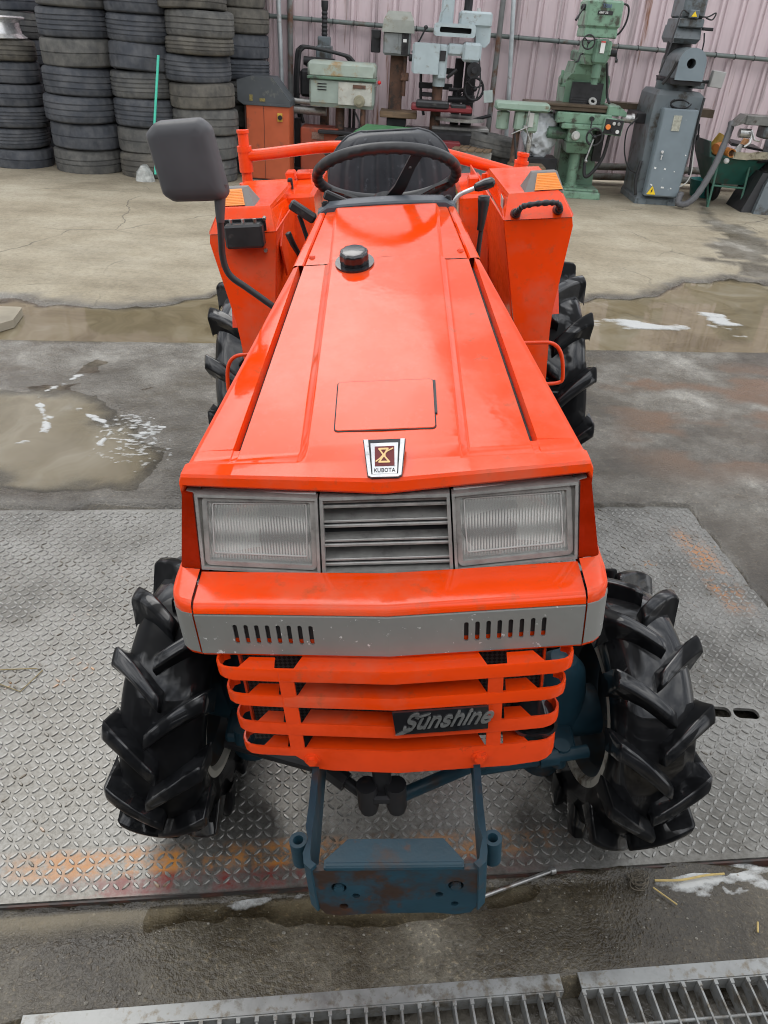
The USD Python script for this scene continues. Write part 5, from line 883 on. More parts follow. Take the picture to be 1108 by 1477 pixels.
# ---- front panel: lamps and grille
def PY(x, z): return 1.0+(z-.79)*.26+.02*np.abs(x)/.34
def on_panel(m_, off=0):
    m_ = m_.copy(); v = m_.vertices; v[:, 1] += PY(v[:, 0], v[:, 2])+off; return m_
def face(poly, d, off=0, dens=False): return on_panel(panel_xz(poly, 0, d), off)
obj('panel_back', face(sg.box(-.30, .80, .30, .928), .006, .095), 'darkcavity', T)
for s in (-1, 1):
    O = sg.Polygon([(s*.315, .932), (s*.1095, .925), (s*.1135, .792), (s*.318, .802)]); L_ = sg.Polygon([(s*.300, .9225), (s*.1185, .9195), (s*.123, .804), (s*.307, .812)])
    Lr = L_.buffer(-.006).buffer(.006, quad_segs=4)
    hl = obj('headlight', face(O.buffer(-.0045).difference(Lr), .022, .006), pmat('lamp_gasket_%d' % (s+1), (.20, .197, .18), .35, var=.08, scale=12, metal=.2, dirt=(.15, .145, .125), damt=.36, dscale=30, dsharp=.1), T,
             label='rectangular headlight on the %s side of the grille' % ('left' if s < 0 else 'right'))
    obj('headlight_trim', face(O.difference(O.buffer(-.0048)), .016, -.001), 'trim', hl)
    inn = Lr.buffer(.004); obj('lens_rim', face(inn.difference(Lr.buffer(-.004)), .010, .0025), 'trim', hl)
    obj('lens', face(Lr.buffer(-.0035), .0035, .007), 'glass', hl, False)
    Li = sg.Polygon([(s*.284, .909), (s*.134, .908), (s*.1385, .826), (s*.290, .832)]).buffer(.005); obj('lens_step', face(Li.difference(Li.buffer(-.0018)), .002, .0055), 'dial', hl, False)
    # reflector bowl
    n = 22; uu = np.linspace(-1, 1, n); cxr, czr = s*.2115, .8655; hw, hh = .0925, .0565; R_ = []
    for v_ in uu:
        row = []
        for u_ in uu:
            q = (u_*.98)**2+(v_*.62+.12)**2
            d = .013+.052*max(0, 1-q)**.7
            x, z = cxr+u_*hw, czr+v_*hh
            row.append((x, PY(x, z)+d, z))
        R_.append(row)
    obj('reflector', grid(R_), 'reflector', hl, 40)
    obj('reflector_edge', on_panel(join([bxx(cxr-hw-.004, cxr+hw+.004, .012, .030, czr-hh-.006, czr-hh-.001, .001), bxx(cxr-hw-.004, cxr+hw+.004, .012, .03, czr+hh+.001, czr+hh+.006, .001),
        bxx(cxr-hw-.006, cxr-hw-.001, .012, .03, czr-hh-.006, czr+hh+.006, .001), bxx(cxr+hw+.001, cxr+hw+.006, .012, .03, czr-hh-.006, czr+hh+.006, .001)])), 'reflector', hl)
    c1 = V(cxr, PY(cxr, czr)+.056, czr+.002)
    obj('bulb', join([cyl(c1, c1-V(0, .022, 0), .013, 18, .010), cyl(c1-V(0, .022, 0), c1-V(0, .04, 0), .008, 16, .003)]), 'dial', hl)
    # corner marker lens
    P = []
    for (x, z) in ((.3185, .9305), (.336, .9345), (.354, .804), (.3205, .803)):
        y = float(PY(x, z)); P += [(s*x, y+.001, z), (s*(x+.001 if x > .33 else x), y+(.075 if x > .33 else .03), z+(.002 if z > .9 else 0))]
    obj('corner_lens', hull(P), 'redamber', T)
    obj('corner_backing', hull(np.array(P)*[1, 1, 1]*1+V(-s*.006, .006, 0)), 'trim', T)
gr = sg.Polygon([(-.1065, .925), (.1065, .925), (.1105, .7915), (-.1105, .7915)])
gf = obj('grille', face(gr.difference(gr.buffer(-.0055)), .02, .001), 'trim', T, label='horizontal louvre grille between the headlights')
for k, z in enumerate((.9105, .8775, .8445, .8115)):
    w_ = lerp(.1035, .1065, k/3)
    lv = [bxx(-w_, w_, .010, .014, z-.0005, z+.0035, .001), bxx(-w_, w_, .009, .0135, z-.0085, z-.0035, .001)]
    obj('louvre', on_panel(join(lv+[hull([(sx*w_, yy, z+dz+e) for sx in (-1, 1) for yy, dz in ((.0135, -.0025), (.046, .012)) for e in (0, .002)])])), 'trim', gf)
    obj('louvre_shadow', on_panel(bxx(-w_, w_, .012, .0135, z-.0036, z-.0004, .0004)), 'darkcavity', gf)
obj('grille_box', on_panel(join([bxx(-.106, .106, .052, .056, .79, .925, .001)])), 'darkcavity', gf)

# ---- bumper
Q = np.array([(0, .918), (.11, .9245), (.22, .931), (.3175, .9365), (.3195, .9367), (.338, .943), (.351, .955), (.358, .972), (.361, 1.0), (.362, 1.10)])
I = np.array([(0, .998), (.11, 1.004), (.22, 1.0105), (.3175, 1.0165), (.3195, 1.0167), (.345, 1.02), (.352, 1.024), (.355, 1.03), (.357, 1.045), (.359, 1.10)])
def bsec(t, z, lo, hi, out=0.):
    P = lerp(Q, I, t)[lo:hi]; n = np.gradient(P, axis=0); n = np.stack([n[:, 1], -n[:, 0]], 1); n /= np.linalg.norm(n, axis=1)[:, None]
    P = P+n*out; return np.column_stack([P, np.full(len(P), z)])
def both(secs, mirror_it):
    secs = [np.asarray(x) for x in secs]
    if mirror_it: secs = [np.vstack([x[::-1][:-1]*[-1, 1, 1], x]) for x in secs]
    return grid(secs)
shelf = [(.12, .680, 0), (.02, .684, 0), (.02, .6895, 0), (.05, .695, 0), (.05, .772, 0), (.0, .7755, .0005), (.01, .782, .0005), (.07, .7885, 0), (.16, .792, 0), (1, .8005, 0)]
c_ = both([bsec(t, z, 0, 4, o) for t, z, o in shelf], True); obj('bumper_top', c_, 'orange', T, 40)
for s in (-1, 1):
    zz = [(t, z+(.006 if z > .78 else 0), o) for t, z, o in shelf]
    g_ = grid([bsec(t, z, 4, 10, o)*[s, 1, 1] for t, z, o in zz])
    if s < 0: g_.invert()
    obj('bumper_corner', g_, 'orange', T, 40)
    a_ = [(-.004, .691), (0, .690), (0.002, .692), (.002, .770), (.0, .7725), (-.004, .7715)]
    secs = [bsec(0, z+(.004 if z > .76 else 0), 4, 10, o) for o, z in a_]
    g_ = grid([x*[s, 1, 1] for x in secs])
    if s < 0: g_.invert()
    obj('band_corner', g_, 'silver', T, 40)
# silver band with real slots: built flat then wrapped to the bumper plan
bp = sg.box(-.3172, .6905, .3172, .7725)
sl = [rrect(s*xc-.0037, .7135, s*xc+.0037, .7545, .0036) for s in (-1, 1) for xc in np.linspace(.1265, .2525, 8)]
bpoly = bp.difference(unary_union(sl))
cuts = np.linspace(-.3172, .3172, 41)
bands = join([panel_xz(bpoly.intersection(sg.box(a, .6, b, .9)), 0, .0035) for a, b in zip(cuts[:-1], cuts[1:])])
bands.merge_vertices()
v = bands.vertices; bands.vertices = np.column_stack([v[:, 0], v[:, 1]+np.interp(np.abs(v[:, 0]), Q[:4, 0], Q[:4, 1])-.0025, v[:, 2]])
xs_ = np.linspace(-.27, .27, 25); obj('slot_shade_strip', grid([np.column_stack([xs_, np.interp(np.abs(xs_), Q[:4, 0], Q[:4, 1])+.0022, np.full(25, z)]) for z in (.722, .762)]), 'darkcavity', T)  # dark strip painting the shade in the upper part of the slots
obj('bumper_band', bands, 'silver', T, 20, label='silver bumper band with two rows of slots')
obj('band_lip', grid([np.column_stack([np.r_[-Q[3::-1, 0], Q[1:4, 0]], np.r_[Q[3::-1, 1], Q[1:4, 1]]+o, np.full(7, z)]) for o, z in ((-.0025, .7722), (-.001, .7742), (.002, .7742))]), 'silver', T)
# ---- guard of four bars
bars = [(.683, .655, .300), (.621, .594, .292), (.553, .524, .285), (.489, .431, .283)]
def gplan(e):
    P = [(0, .885), (.10, .8915), (.20, .898), (e-.03, .9035), (e-.016, .907), (e-.006, .9145), (e, .927), (e+.001, .939), (e-.003, .953), (e-.014, .959)]
    return mirror(P)
def yfront(x): return .885+.065*np.abs(x)
for k, (zt, zb, e) in enumerate(bars):
    P = gplan(e); n = np.gradient(P, axis=0); n = np.stack([n[:, 1], -n[:, 0]], 1); n /= np.linalg.norm(n, axis=1)[:, None]; t_ = .0045
    zbot = np.full(len(P), zb)
    if k == 3:
        x = P[:, 0]; zbot = np.where(x < -.17, .467, np.where(x > .255, .440, zb))
        zz = np.interp(np.linspace(0, 1, 60), np.linspace(0, 1, len(P)), P[:, 0])
    else: zbot = np.where(np.abs(P[:, 0]) > e-.02, zb+.002, zb)
    if k == 3:   # denser plan so that the bent-up left end is sharp
        xs = np.r_[P[:10, 0], [-.185, -.165, -.145, -.12], P[10:, 0]]; ys = np.r_[P[:10, 1], [yfront(x) for x in (-.185, -.165, -.145, -.12)], P[10:, 1]]
        idx = np.r_[np.arange(8), [10, 11, 12, 13], np.arange(8, 10), np.arange(14, len(xs))]
        P = np.column_stack([xs, ys])[idx]; n = np.gradient(P, axis=0); n = np.stack([n[:, 1], -n[:, 0]], 1); n /= np.linalg.norm(n, axis=1)[:, None]
        x = P[:, 0]; zbot = np.interp(x, [-.3, -.19, -.183, -.15, -.12, .24, .262, .3], [.466, .469, .469, .436, .432, .432, .438, .450])
    P = P+[.005, 0]; secs = []
    for (px, py), nn, zb_ in zip(P, n, zbot):
        q = V(px, py); o = q+nn*.0; i_ = q-nn*t_
        secs.append([(o[0], o[1], zt-.003), (*(q-nn*.0015), zt), (*i_, zt), (*i_, zb_), (*(q-nn*.001), zb_), (o[0], o[1], zb_+.002)])
    gb = obj('guard_bar', skin(secs), 'orange' if k < 2 else 'orange_worn', T, 40)
    # inward flanges
    fl = []
    for x0, x1, x0b, x1b in ((-.160, .160, -.147, .147), (.192, e-.045, .194, e-.062), (-(e-.045), -.192, -(e-.062), -.194)):
        d0 = .036 if x0*x1 < 0 else .030
        cs = sg.Polygon([(x0, yfront(x0)+.003)]+([(0, .888)] if x0*x1 < 0 else [])+[(x1, yfront(x1)+.003), (x1b, yfront(x1b)+d0)]+([(0, .885+d0)] if x0*x1 < 0 else [])+[(x0b, yfront(x0b)+d0)])
        g_ = extr(cs, .003); g_.apply_translation((0, 0, zt-.0032)); fl.append(g_)
    obj('guard_flange', join(fl), 'orange', gb)
for s in (-1, 1):
    P = [V(s*.174, yfront(.174)-.001, .735), V(s*.174, yfront(.174)-.001, .513)]
    obj('guard_strut', join([hull([(s*.174+dx, yfront(.174)-.0015+dy, z) for dx in (-.0125, .0125) for dy in (.0025, .008) for z in (.678, .484)])]), 'orange_worn', T)
    obj('guard_side', hull([(s*(.262+dx), y, z) for dx in (-.002, .002) for y, z in ((.950, .68), (.970, .68), (.952, .47), (.968, .47))]), 'orange_worn', T)
    c0 = V(s*.150, yfront(.150), .4625)
    obj('guard_bolt', join([cyl(c0, c0-V(0, .0025, 0), .0145, 20), cyl(c0-V(0, .0025, 0), c0-V(0, .009, 0), .0095, 6)]), 'orange_worn', T)
scr = join([bxx(-.268, .268, .962, .968, .44, .70, .001)])  # mesh screen, widened as a dark sheet for the shade between the bars
obj('radiator_screen_shade', scr, usdkit.material(stage, '/World/Looks/perforated_screen', {'tc': ('texture_coordinate', {}), 'mp': ('mapping', {'rotation': (0, PI/4, 0)}),
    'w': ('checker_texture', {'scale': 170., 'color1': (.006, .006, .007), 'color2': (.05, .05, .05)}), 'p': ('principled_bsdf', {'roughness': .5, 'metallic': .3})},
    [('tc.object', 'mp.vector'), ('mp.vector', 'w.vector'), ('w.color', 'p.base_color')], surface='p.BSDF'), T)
# exhaust outlet, name plate
ov = rrect(.212, .490, .288, .541, .024)
obj('exhaust_outlet', join([panel_xz(ov.difference(ov.buffer(-.006)), .914, .05), panel_xz(ov.buffer(-.005), .95, .01)]), 'blackgloss', T)
def on_bar(m_, yo):
    m_ = m_.copy(); v = m_.vertices; v[:, 1] += yfront(v[:, 0])+yo; return m_
obj('name_plate', on_bar(panel_xz(sg.Polygon([(.000, .595), (.163, .595), (.163, .541), (.004, .540)]), 0, .004), -.0055), 'blackgloss', T)
# italic name: own letter strokes, sheared
tm = meshkit.text_mesh('Sunshine', .032, .0025, bold=True); w0 = np.ptp(tm.vertices[:, 0]); tm.vertices[:, 0] = (tm.vertices[:, 0]-tm.bounds[0, 0])*.150/w0
tv = tm.vertices; big = tv[:, 0] < .0175
tv[:, 1] = np.where(big, tv[:, 1]*1.22-.004, tv[:, 1]); tv[:, 0] += .42*tv[:, 1]
tail = sg.Polygon([(-.012, -.010), (.000, -.010), (.018, -.001), (.012, .004)]); tg = extr(tail, .0025)
top = extr(sg.Polygon([(.022, .027), (.050, .033), (.044, .0295), (.026, .0245)]), .0025)
tm = join([tm, tg, top]); v = tm.vertices.copy(); tm.vertices = np.column_stack([v[:, 0]*1.0+.0155, -v[:, 2], v[:, 1]*1.05+.553+v[:, 0]*.04]); fix(tm)
obj('name_lettering', on_bar(tm, -.0055), pmat('grey_letters', (.32, .32, .31), .35, metal=.8, var=.15, scale=40), T, False)

# ---- body under the hood, floor
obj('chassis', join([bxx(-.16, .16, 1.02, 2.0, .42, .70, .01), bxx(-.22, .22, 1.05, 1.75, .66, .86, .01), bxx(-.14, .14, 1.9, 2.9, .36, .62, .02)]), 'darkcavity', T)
obj('engine_block', join([bxx(-.13, .13, 1.15, 1.65, .50, .88, .02), cyl((.12, 1.25, .72), (.20, 1.25, .72), .045), cyl((-.12, 1.4, .70), (-.2, 1.4, .7), .05)]), 'blackmetal', T)
for s in (-1, 1):
    obj('footboard', bxx(s*.17, s*.44, 1.92, 2.45, .520, .535, .004), 'orange_worn', T)
obj('rear_axle', join([cyl((-.42, 2.61, .43), (.42, 2.61, .43), .07, 20), bxx(-.17, .17, 2.4, 2.9, .30, .60, .03)]), 'blue', T)
obj('instrument_panel', join([hull([(sx*.155, y, z) for sx in (-1, 1) for y, z in ((1.93, 1.17), (2.03, 1.175), (2.09, .98), (1.93, .90), (1.95, .55), (2.02, .55))])]), 'black', T)
dc = []
for y, dz in ((1.9545, -.004), (1.9535, .008), (1.957, .0125), (1.985, .0165), (2.02, .014), (2.045, .004), (2.05, -.03)):
    X = np.linspace(-1, 1, 15); w_ = .170-.02*max(0, (y-2.0))/.05; dc.append(np.stack([X*w_, np.full(15, y), H(1.952)+dz+.006*(1-X**2)-.012*(np.abs(X) > .97)], 1))
obj('dash_cap', grid(dc), pmat('dash_grey', (.055, .065, .078), .38, var=.2, scale=14, dirt=(.2, .2, .2), damt=.33, dscale=30), T, 40)
for s in (-1, 1): obj('dash_bolt', join([cyl((s*.152, 1.982, H(1.952)+.010), (s*.152, 1.982, H(1.952)+.021), .0065, 6), cyl((s*.152, 1.982, H(1.952)+.010), (s*.152, 1.982, H(1.952)+.0185), .0095, 14)]), 'blackmetal', T)

# ---- steering wheel
sc_ = V(0, 2.125, 1.240); th = math.radians(28); sn = V(0, math.sin(th), math.cos(th)); sx_, sy_ = V(1, 0, 0), V(0, math.cos(th), -math.sin(th))
RS = .181
a = np.linspace(0, 2*PI, 144, endpoint=False); rows_ = []
for t in a:
    e = sx_*math.cos(t)+sy_*math.sin(t); b = np.linspace(0, 2*PI, 12, endpoint=False); rr = .0135+np.where(np.sin(b) < -.1, .0022*max(0, math.sin(t*36)), 0)
    rows_.append([sc_+e*(RS+q*math.cos(x))+sn*q*math.sin(x) for q, x in zip(rr, b)])
rows_.append(rows_[0]); sw = skin(rows_, True, False); fix(sw)
wheel = obj('steering_wheel', sw, 'black', T, True)
hub = sc_-sn*.062
obj('steering_hub', join([cyl(hub-sn*.015, hub+sn*.012, .042, 24, .034), cyl(hub-sn*.16, hub-sn*.01, .020, 16)]), 'black', wheel)
for t in (math.radians(-62), math.radians(20), math.radians(152)):
    e = sx_*math.cos(t)+sy_*math.sin(t); p_ = np.cross(sn, e); P = [hub+e*.025, hub+e*.075+sn*.012, hub+e*.13+sn*.042, hub+e*(RS-.004)+sn*.061]
    secs = [[q+p_*w_+sn*h_ for w_, h_ in ((-ww, -.004), (ww, -.004), (ww*.85, .004), (-ww*.85, .004))] for q, ww in zip(P, (.020, .017, .014, .016))]
    obj('spoke', skin(secs), 'black', wheel)
    obj('spoke_rivet', cyl(P[2]-sn*.006, P[2]-sn*.003, .004, 10), 'steel', wheel)
# stalk lever under the wheel
obj('throttle_lever', join([tube([V(-.06, 2.03, 1.17), V(-.10, 2.02, 1.195), V(-.135, 2.015, 1.207)], .005, 8), box((-.125, 2.015, 1.207), (.07, .02, .022), .005, rotm((0, 1, 0), .45))]), 'black', T)

# ---- seat
def seat_row(z, hw, yo):
    X = np.linspace(-1, 1, 49); x = X*hw; groove = np.zeros(49)
    for g in (-.75, -.5, -.25, 0, .25, .5, .75): groove += np.exp(-((X-g)/.018)**2)*.006
    y = 2.63+yo-.028*(1-np.abs(X)**4)+groove*(z < 1.262)+.0
    return np.stack([x, y, np.full(49, z)], 1)
zs = [(.97, .203, 0), (1.0, .207, -.012), (1.06, .207, -.004), (1.12, .205, .004), (1.18, .199, .012), (1.22, .186, .018), (1.245, .170, .022), (1.262, .153, .026), (1.277, .132, .034), (1.285, .105, .046), (1.287, .09, .058)]
front = [seat_row(*q) for q in zs]; back = [np.column_stack([f_[:, 0]*.98, np.full(49, 2.70), f_[:, 2]-.004]) for f_ in front]
sm = join([grid(front), grid([front[-1], back[-1]]), grid(back[::-1])]); 
seat = obj('seat_backrest', sm, 'vinyl', T, 50)
pipe_ = [V(f_[0][0], f_[0][1]+.004, f_[0][2]) for f_ in front]+[V(x, front[-1][24][1]+.012, 1.288) for x in (-.07, 0, .07)]+[V(f_[-1][0], f_[-1][1]+.004, f_[-1][2]) for f_ in front[::-1]]
obj('seat_piping', tube(smoothpath(pipe_, 3), .0045, 8), 'vinyl', seat, True)
obj('seat_cushion', join([box((0, 2.47, .95), (.41, .40, .09), .03)]), 'vinyl', T, 50)
obj('seat_base', join([bxx(-.17, .17, 2.38, 2.66, .62, .905, .01)]), 'blackmetal', T)

# ---- rear fenders
for s in (-1, 1):
    A = lambda x, y, z: V(s*x, y, z)
    # lower front sheet
    def sheet(P, t=.004):
        P = np.asarray(P); n_ = unit(np.cross(P[1]-P[0], P[2]-P[0])); return skin([P+n_*t/2, P-n_*t/2])
    low = skin([[A(.310, 2.130, 1.1115), A(.491, 2.130, 1.1115), A(.493, 2.16, 1.11), A(.310, 2.16, 1.11)],
                [A(.312, 2.130, 1.092), A(.495, 2.131, 1.090), A(.497, 2.16, 1.09), A(.312, 2.16, 1.09)],
                [A(.338, 2.130, .90), A(.457, 2.131, .862), A(.459, 2.16, .86), A(.338, 2.16, .90)],
                [A(.352, 2.130, .80), A(.4525, 2.131, .80), A(.4545, 2.16, .80), A(.352, 2.16, .80)],
                [A(.37, 2.130, .52), A(.450, 2.131, .52), A(.452, 2.16, .52), A(.37, 2.16, .52)]])
    fen = obj('fender', fix(low), 'orange', T, 30, label='orange rear fender on the %s side of the steering wheel' % ('left' if s < 0 else 'right'))
    up = skin([[A(.3105, 2.1285, 1.1135), A(.4915, 2.1285, 1.1135), A(.500, 2.16, 1.1135), A(.500, 2.85, 1.1135), A(.3105, 2.85, 1.1135)],
               [A(.3245, 2.186, 1.160), A(.468, 2.186, 1.163), A(.476, 2.20, 1.160), A(.476, 2.63, 1.160), A(.309, 2.63, 1.160)],
               [A(.328, 2.196, 1.1675), A(.462, 2.196, 1.170), A(.468, 2.206, 1.1675), A(.468, 2.60, 1.1725), A(.313, 2.60, 1.1725)]])
    obj('fender_top', fix(up), 'orange', fen, 20)
    # inner side and outer lip
    obj('fender_inner', fix(skin([[A(.308, 2.135, 1.113), A(.312, 2.135, 1.113), A(.276, 2.85, 1.15), A(.272, 2.85, 1.15)], [A(.334, 2.135, .90), A(.338, 2.135, .90), A(.290, 2.85, .9), A(.286, 2.85, .9)], [A(.366, 2.135, .53), A(.37, 2.135, .53), A(.31, 2.95, .53), A(.306, 2.95, .53)]])), 'orange_worn', fen, 20)
    arc = [A(.475+.022*(t > .0), 2.62-.47*math.cos(b), .43+.66*math.sin(b)) for t, b in [(1, q) for q in np.linspace(.62, 2.7, 16)]]
    arc2 = [V(s*.44, p[1], p[2]) for p in arc]; lo2 = [p+V(0, .0, -.006) for p in arc]
    obj('fender_lip', join([grid([arc2, arc, lo2])]), 'orange', fen, 40)
    # step guard beside the hood: the round red bar low by the wheel
    obj('step_rail', tube(smoothpath([A(.40, 1.9, .735), A(.443, 1.9, .738), A(.453, 1.9, .755), A(.444, 1.9, .818), A(.420, 1.9, .848), A(.375, 1.9, .853), A(.30, 1.9, .853)], 5), .0052, 8), 'orange_worn', T, True)
    # turn signal
    sg_ = hull([A(.405+.015*e, 2.255+dy, 1.206) for e in (0, 3.3) for dy in (0, .03)]+[A(.392+.087*e, 2.200+dy, 1.168) for e in (0, 1) for dy in (0, .075)])
    lamp = obj('turn_signal', hull([A(x, y, z) for x, y, z in ((.370, 2.198, 1.166), (.478, 2.198, 1.166), (.478, 2.30, 1.166), (.370, 2.30, 1.166), (.396, 2.255, 1.209), (.466, 2.255, 1.209), (.462, 2.285, 1.209), (.398, 2.285, 1.209))]), pmat('signal_housing_%d' % (s+1), (.16, .15, .14), .5, var=.15, scale=20), fen)
    d_ = V(0, -.0025, .0012)
    obj('signal_lens', hull([A(*p)+d_*k_ for k_ in (0, 1.5) for p in ((.398, 2.2035, 1.1705), (.474, 2.2035, 1.1705), (.460, 2.250, 1.2055), (.410, 2.250, 1.2055))]), 'amber', lamp)
    ridges = []
    for q in np.linspace(.12, .88, 9):
        z0, y0 = lerp(1.1705, 1.2055, q), lerp(2.2035, 2.250, q); x0, x1 = lerp(.400, .411, q), lerp(.472, .459, q)
        ridges.append(tube([A(x0, y0-.004, z0+.0015), A(x1, y0-.004, z0+.0015)], .0011, 5))
    obj('lens_ridges', join(ridges), 'amber', lamp)
    # rear wheel
def ag_tyre(cx, cy, cz, R, rim_r, hw, nl, lugw, lugh, sweep, steer=0.):
    Rc = R-lugh
    prof = [(rim_r, -hw*.70), (rim_r+.008, -hw*.86), (rim_r+(Rc-rim_r)*.35, -hw*1.0), (rim_r+(Rc-rim_r)*.62, -hw*1.02), (Rc-.030, -hw*.95), (Rc-.012, -hw*.80), (Rc-.004, -hw*.5), (Rc, 0)]
    prof = prof+[(r, -a_) for r, a_ in prof[::-1][1:]]+[(rim_r-.004, hw*.55), (rim_r-.004, -hw*.55)]
    car = lathe(prof, 96, 'x'); lugs = []
    for k in range(nl):
        for side in (-1, 1):
            th0 = 2*PI*(k+(.5 if side > 0 else 0))/nl; secs = []
            for t in np.linspace(0, 1, 8):
                ax = side*(-.010+t*(hw*1.10+.010)); th = th0-(sweep*t**1.15+.10*sweep*math.sin(PI*t))/R
                drop = .012*t**3; rt = R-drop-.001*np.random.default_rng(k*7+side+2).random(); rb = Rc-.02-(.030*max(0, t-.75)/.25)
                wt, wb = lugw*.40*(1+.22*t), lugw*.66*(1+.18*t)
                # direction of the lug on the drum: sections cut across the wheel's tangent
                def pt(rr_, dw, rr2=0): b = th+dw/R; return (ax+rr2, rr_*math.cos(b), rr_*math.sin(b))
                secs.append([pt(rb, -wb*1.1), pt(rb+(rt-rb)*.45, -wb*.84), pt(rt-.0055, -wt*1.06), pt(rt-.0016, -wt*.92), pt(rt, -wt*.6), pt(rt+.0008, 0), pt(rt, wt*.6), pt(rt-.0016, wt*.92), pt(rt-.0055, wt*1.06), pt(rb+(rt-rb)*.45, wb*.84), pt(rb, wb*1.1)])
            # end block hanging over the shoulder
            e = np.array(secs[-1]); e2 = e.copy(); e2[:, 0] += side*.006; rr_ = np.linalg.norm(e2[:, 1:], axis=1); sc = np.where(rr_ > R-.03, (rr_-.006)/rr_, (rr_-.012)/rr_); e2[:, 1:] *= sc[:, None]; secs.append(e2)
            lugs.append(fix(skin(secs)))
    lg = join(lugs)
    for q in (car, lg):
        if steer: q.vertices = q.vertices@rotm((0, 0, 1), steer).T
        q.apply_translation((cx, cy, cz))
    return car, lg
def rim_mesh(cx, cy, cz, r, hw, s, steer=0.):
    """Dished steel rim; s = side of the outer face."""
    pr = [(r+.012, -hw), (r+.010, -hw-.004), (r-.004, -hw-.004), (r-.016, -hw+.012), (r-.045, -hw+.03), (r-.05, hw-.03), (r-.016, hw-.012), (r-.004, hw+.004), (r+.010, hw+.004), (r+.012, hw), (r-.002, hw-.01), (r-.03, hw-.034), (r-.034, -hw+.034), (r-.002, -hw+.010)]
    m_ = join([lathe([(r+.012, q*hw), (r+.010, q*(hw+.004)), (r-.004, q*(hw+.004)), (r-.012, q*(hw-.006)), (r-.004, q*(hw-.012))], 64, 'x') for q in (-1, 1)])
    bar_ = lathe([(r-.012, -hw+.006), (r-.030, -hw+.03), (r-.030, hw-.03), (r-.012, hw-.006), (r-.004, hw-.010), (r-.022, hw-.034), (r-.022, -hw+.034), (r-.004, -hw+.010)], 64, 'x')
    disc = lathe([(.0, s*.02), (r*.35, s*.02), (r*.55, s*.045), (r-.034, s*.03), (r-.034, s*.022), (r*.55, s*.037), (r*.35, s*.012), (0, s*.012)], 48, 'x')
    nuts = [cyl((s*.012, .07*math.cos(b), .07*math.sin(b)), (s*.03, .07*math.cos(b), .07*math.sin(b)), .009, 6) for b in np.linspace(0, 2*PI, 5, endpoint=False)]
    d_ = join([bar_, disc]+nuts)
    for q in (m_, d_):
        if steer: q.vertices = q.vertices@rotm((0, 0, 1), steer).T
        q.apply_translation((cx, cy, cz))
    return m_, d_
for s in (-1, 1):
    car, lg = ag_tyre(s*.500+.006, 2.61, .43, .43, .24, .108, 14, .048, .036, .10)
    rm_, rd_ = rim_mesh(s*.500+.006, 2.61, .43, .24, .085, s)
    w_ = obj('rear_wheel', rm_, 'rim', T, 35, label='rear wheel on the %s, half hidden by the fender' % ('left' if s < 0 else 'right'))
    obj('tyre', car, 'tyre', w_, 40); obj('rim_disc', rd_, 'rimdark', w_); obj('tread_lugs', lg, 'lug', w_, 52)
for s, xc, yc, st in ((-1, -.446, 1.178, -.05), (1, .483, 1.205, .085)):
    car, lg = ag_tyre(xc, yc, .305, .305, .168, .080, 13, .038, .030, .082, steer=st)
    rm_, rd_ = rim_mesh(xc, yc, .305, .168, .066, s, st)
    w_ = obj('front_wheel', level(rm_), 'rim', T, 35, label='front wheel with chevron tread on the %s of the picture' % ('left' if s < 0 else 'right'))
    obj('tyre', level(car), 'tyre', w_, 40); obj('rim_disc', level(rd_), 'rimdark', w_); obj('tread_lugs', level(lg), 'lug', w_, 52)
# ---- front axle, steering
obj('front_axle', level(join([cyl((-.34, 1.19, .345), (.36, 1.19, .345), .048, 20), bxx(-.11, .13, 1.09, 1.29, .30, .48, .02)])), 'blue', T)
for s, xc in ((-1, -.325), (1, .345)):
    obj('axle_housing', level(join([lathe([(0, .13), (.046, .13), (.054, .16), (.058, .28), (.064, .31), (.062, .38), (.050, .435), (.028, .46), (0, .465)], 28, 'z', (xc, 1.18, 0)),
        cyl((xc, 1.18, .29), (xc+s*.10, 1.19, .305), .056, 20),
        cyl((xc, 1.18, .365), (xc, 1.18, .378), .060, 24)])), 'blue', T)
    obj('steering_arm', level(join([bxx(xc-.03, xc+.03, 1.04, 1.12, .30, .325, .006), cyl((xc-s*.005, 1.05, .285), (xc-s*.005, 1.05, .34), .018, 12)])), 'blue', T)
obj('tie_rod', level(join([cyl((.16, 1.0, .31), (.395, 1.05, .325), .0135, 14), cyl((.29, 1.027, .318), (.33, 1.036, .3205), .018, 14)])), 'blue', T)
obj('steering_rod', join([cyl((.005, .945, .290), (.150, 1.0, .31), .014, 14), cyl((.150, 1.0, .31), (.19, 1.0, .33), .016, 12)]), 'blue', T)
obj('drag_link', join([cyl((-.07, .945, .295), (-.135, .985, .315), .012, 12), cyl((-.105, .965, .305), (-.145, .99, .318), .020, 8), cyl((-.135, .985, .315), (-.36, 1.05, .33), .012, 10)]), 'blackmetal', T)
obj('pitman_arm', join([box((-.032, .95, .36), (.036, .02, .14), .006), box((-.033, .945, .300), (.085, .045, .022), .008), cyl((-.062, .94, .268), (-.062, .94, .33), .021, 18), cyl((-.006, .94, .268), (-.006, .94, .33), .021, 18),
    cyl((-.062, .94, .255), (-.062, .94, .27), .018, 14), cyl((-.006, .94, .255), (-.006, .94, .27), .018, 14)]), 'blackmetal', T)
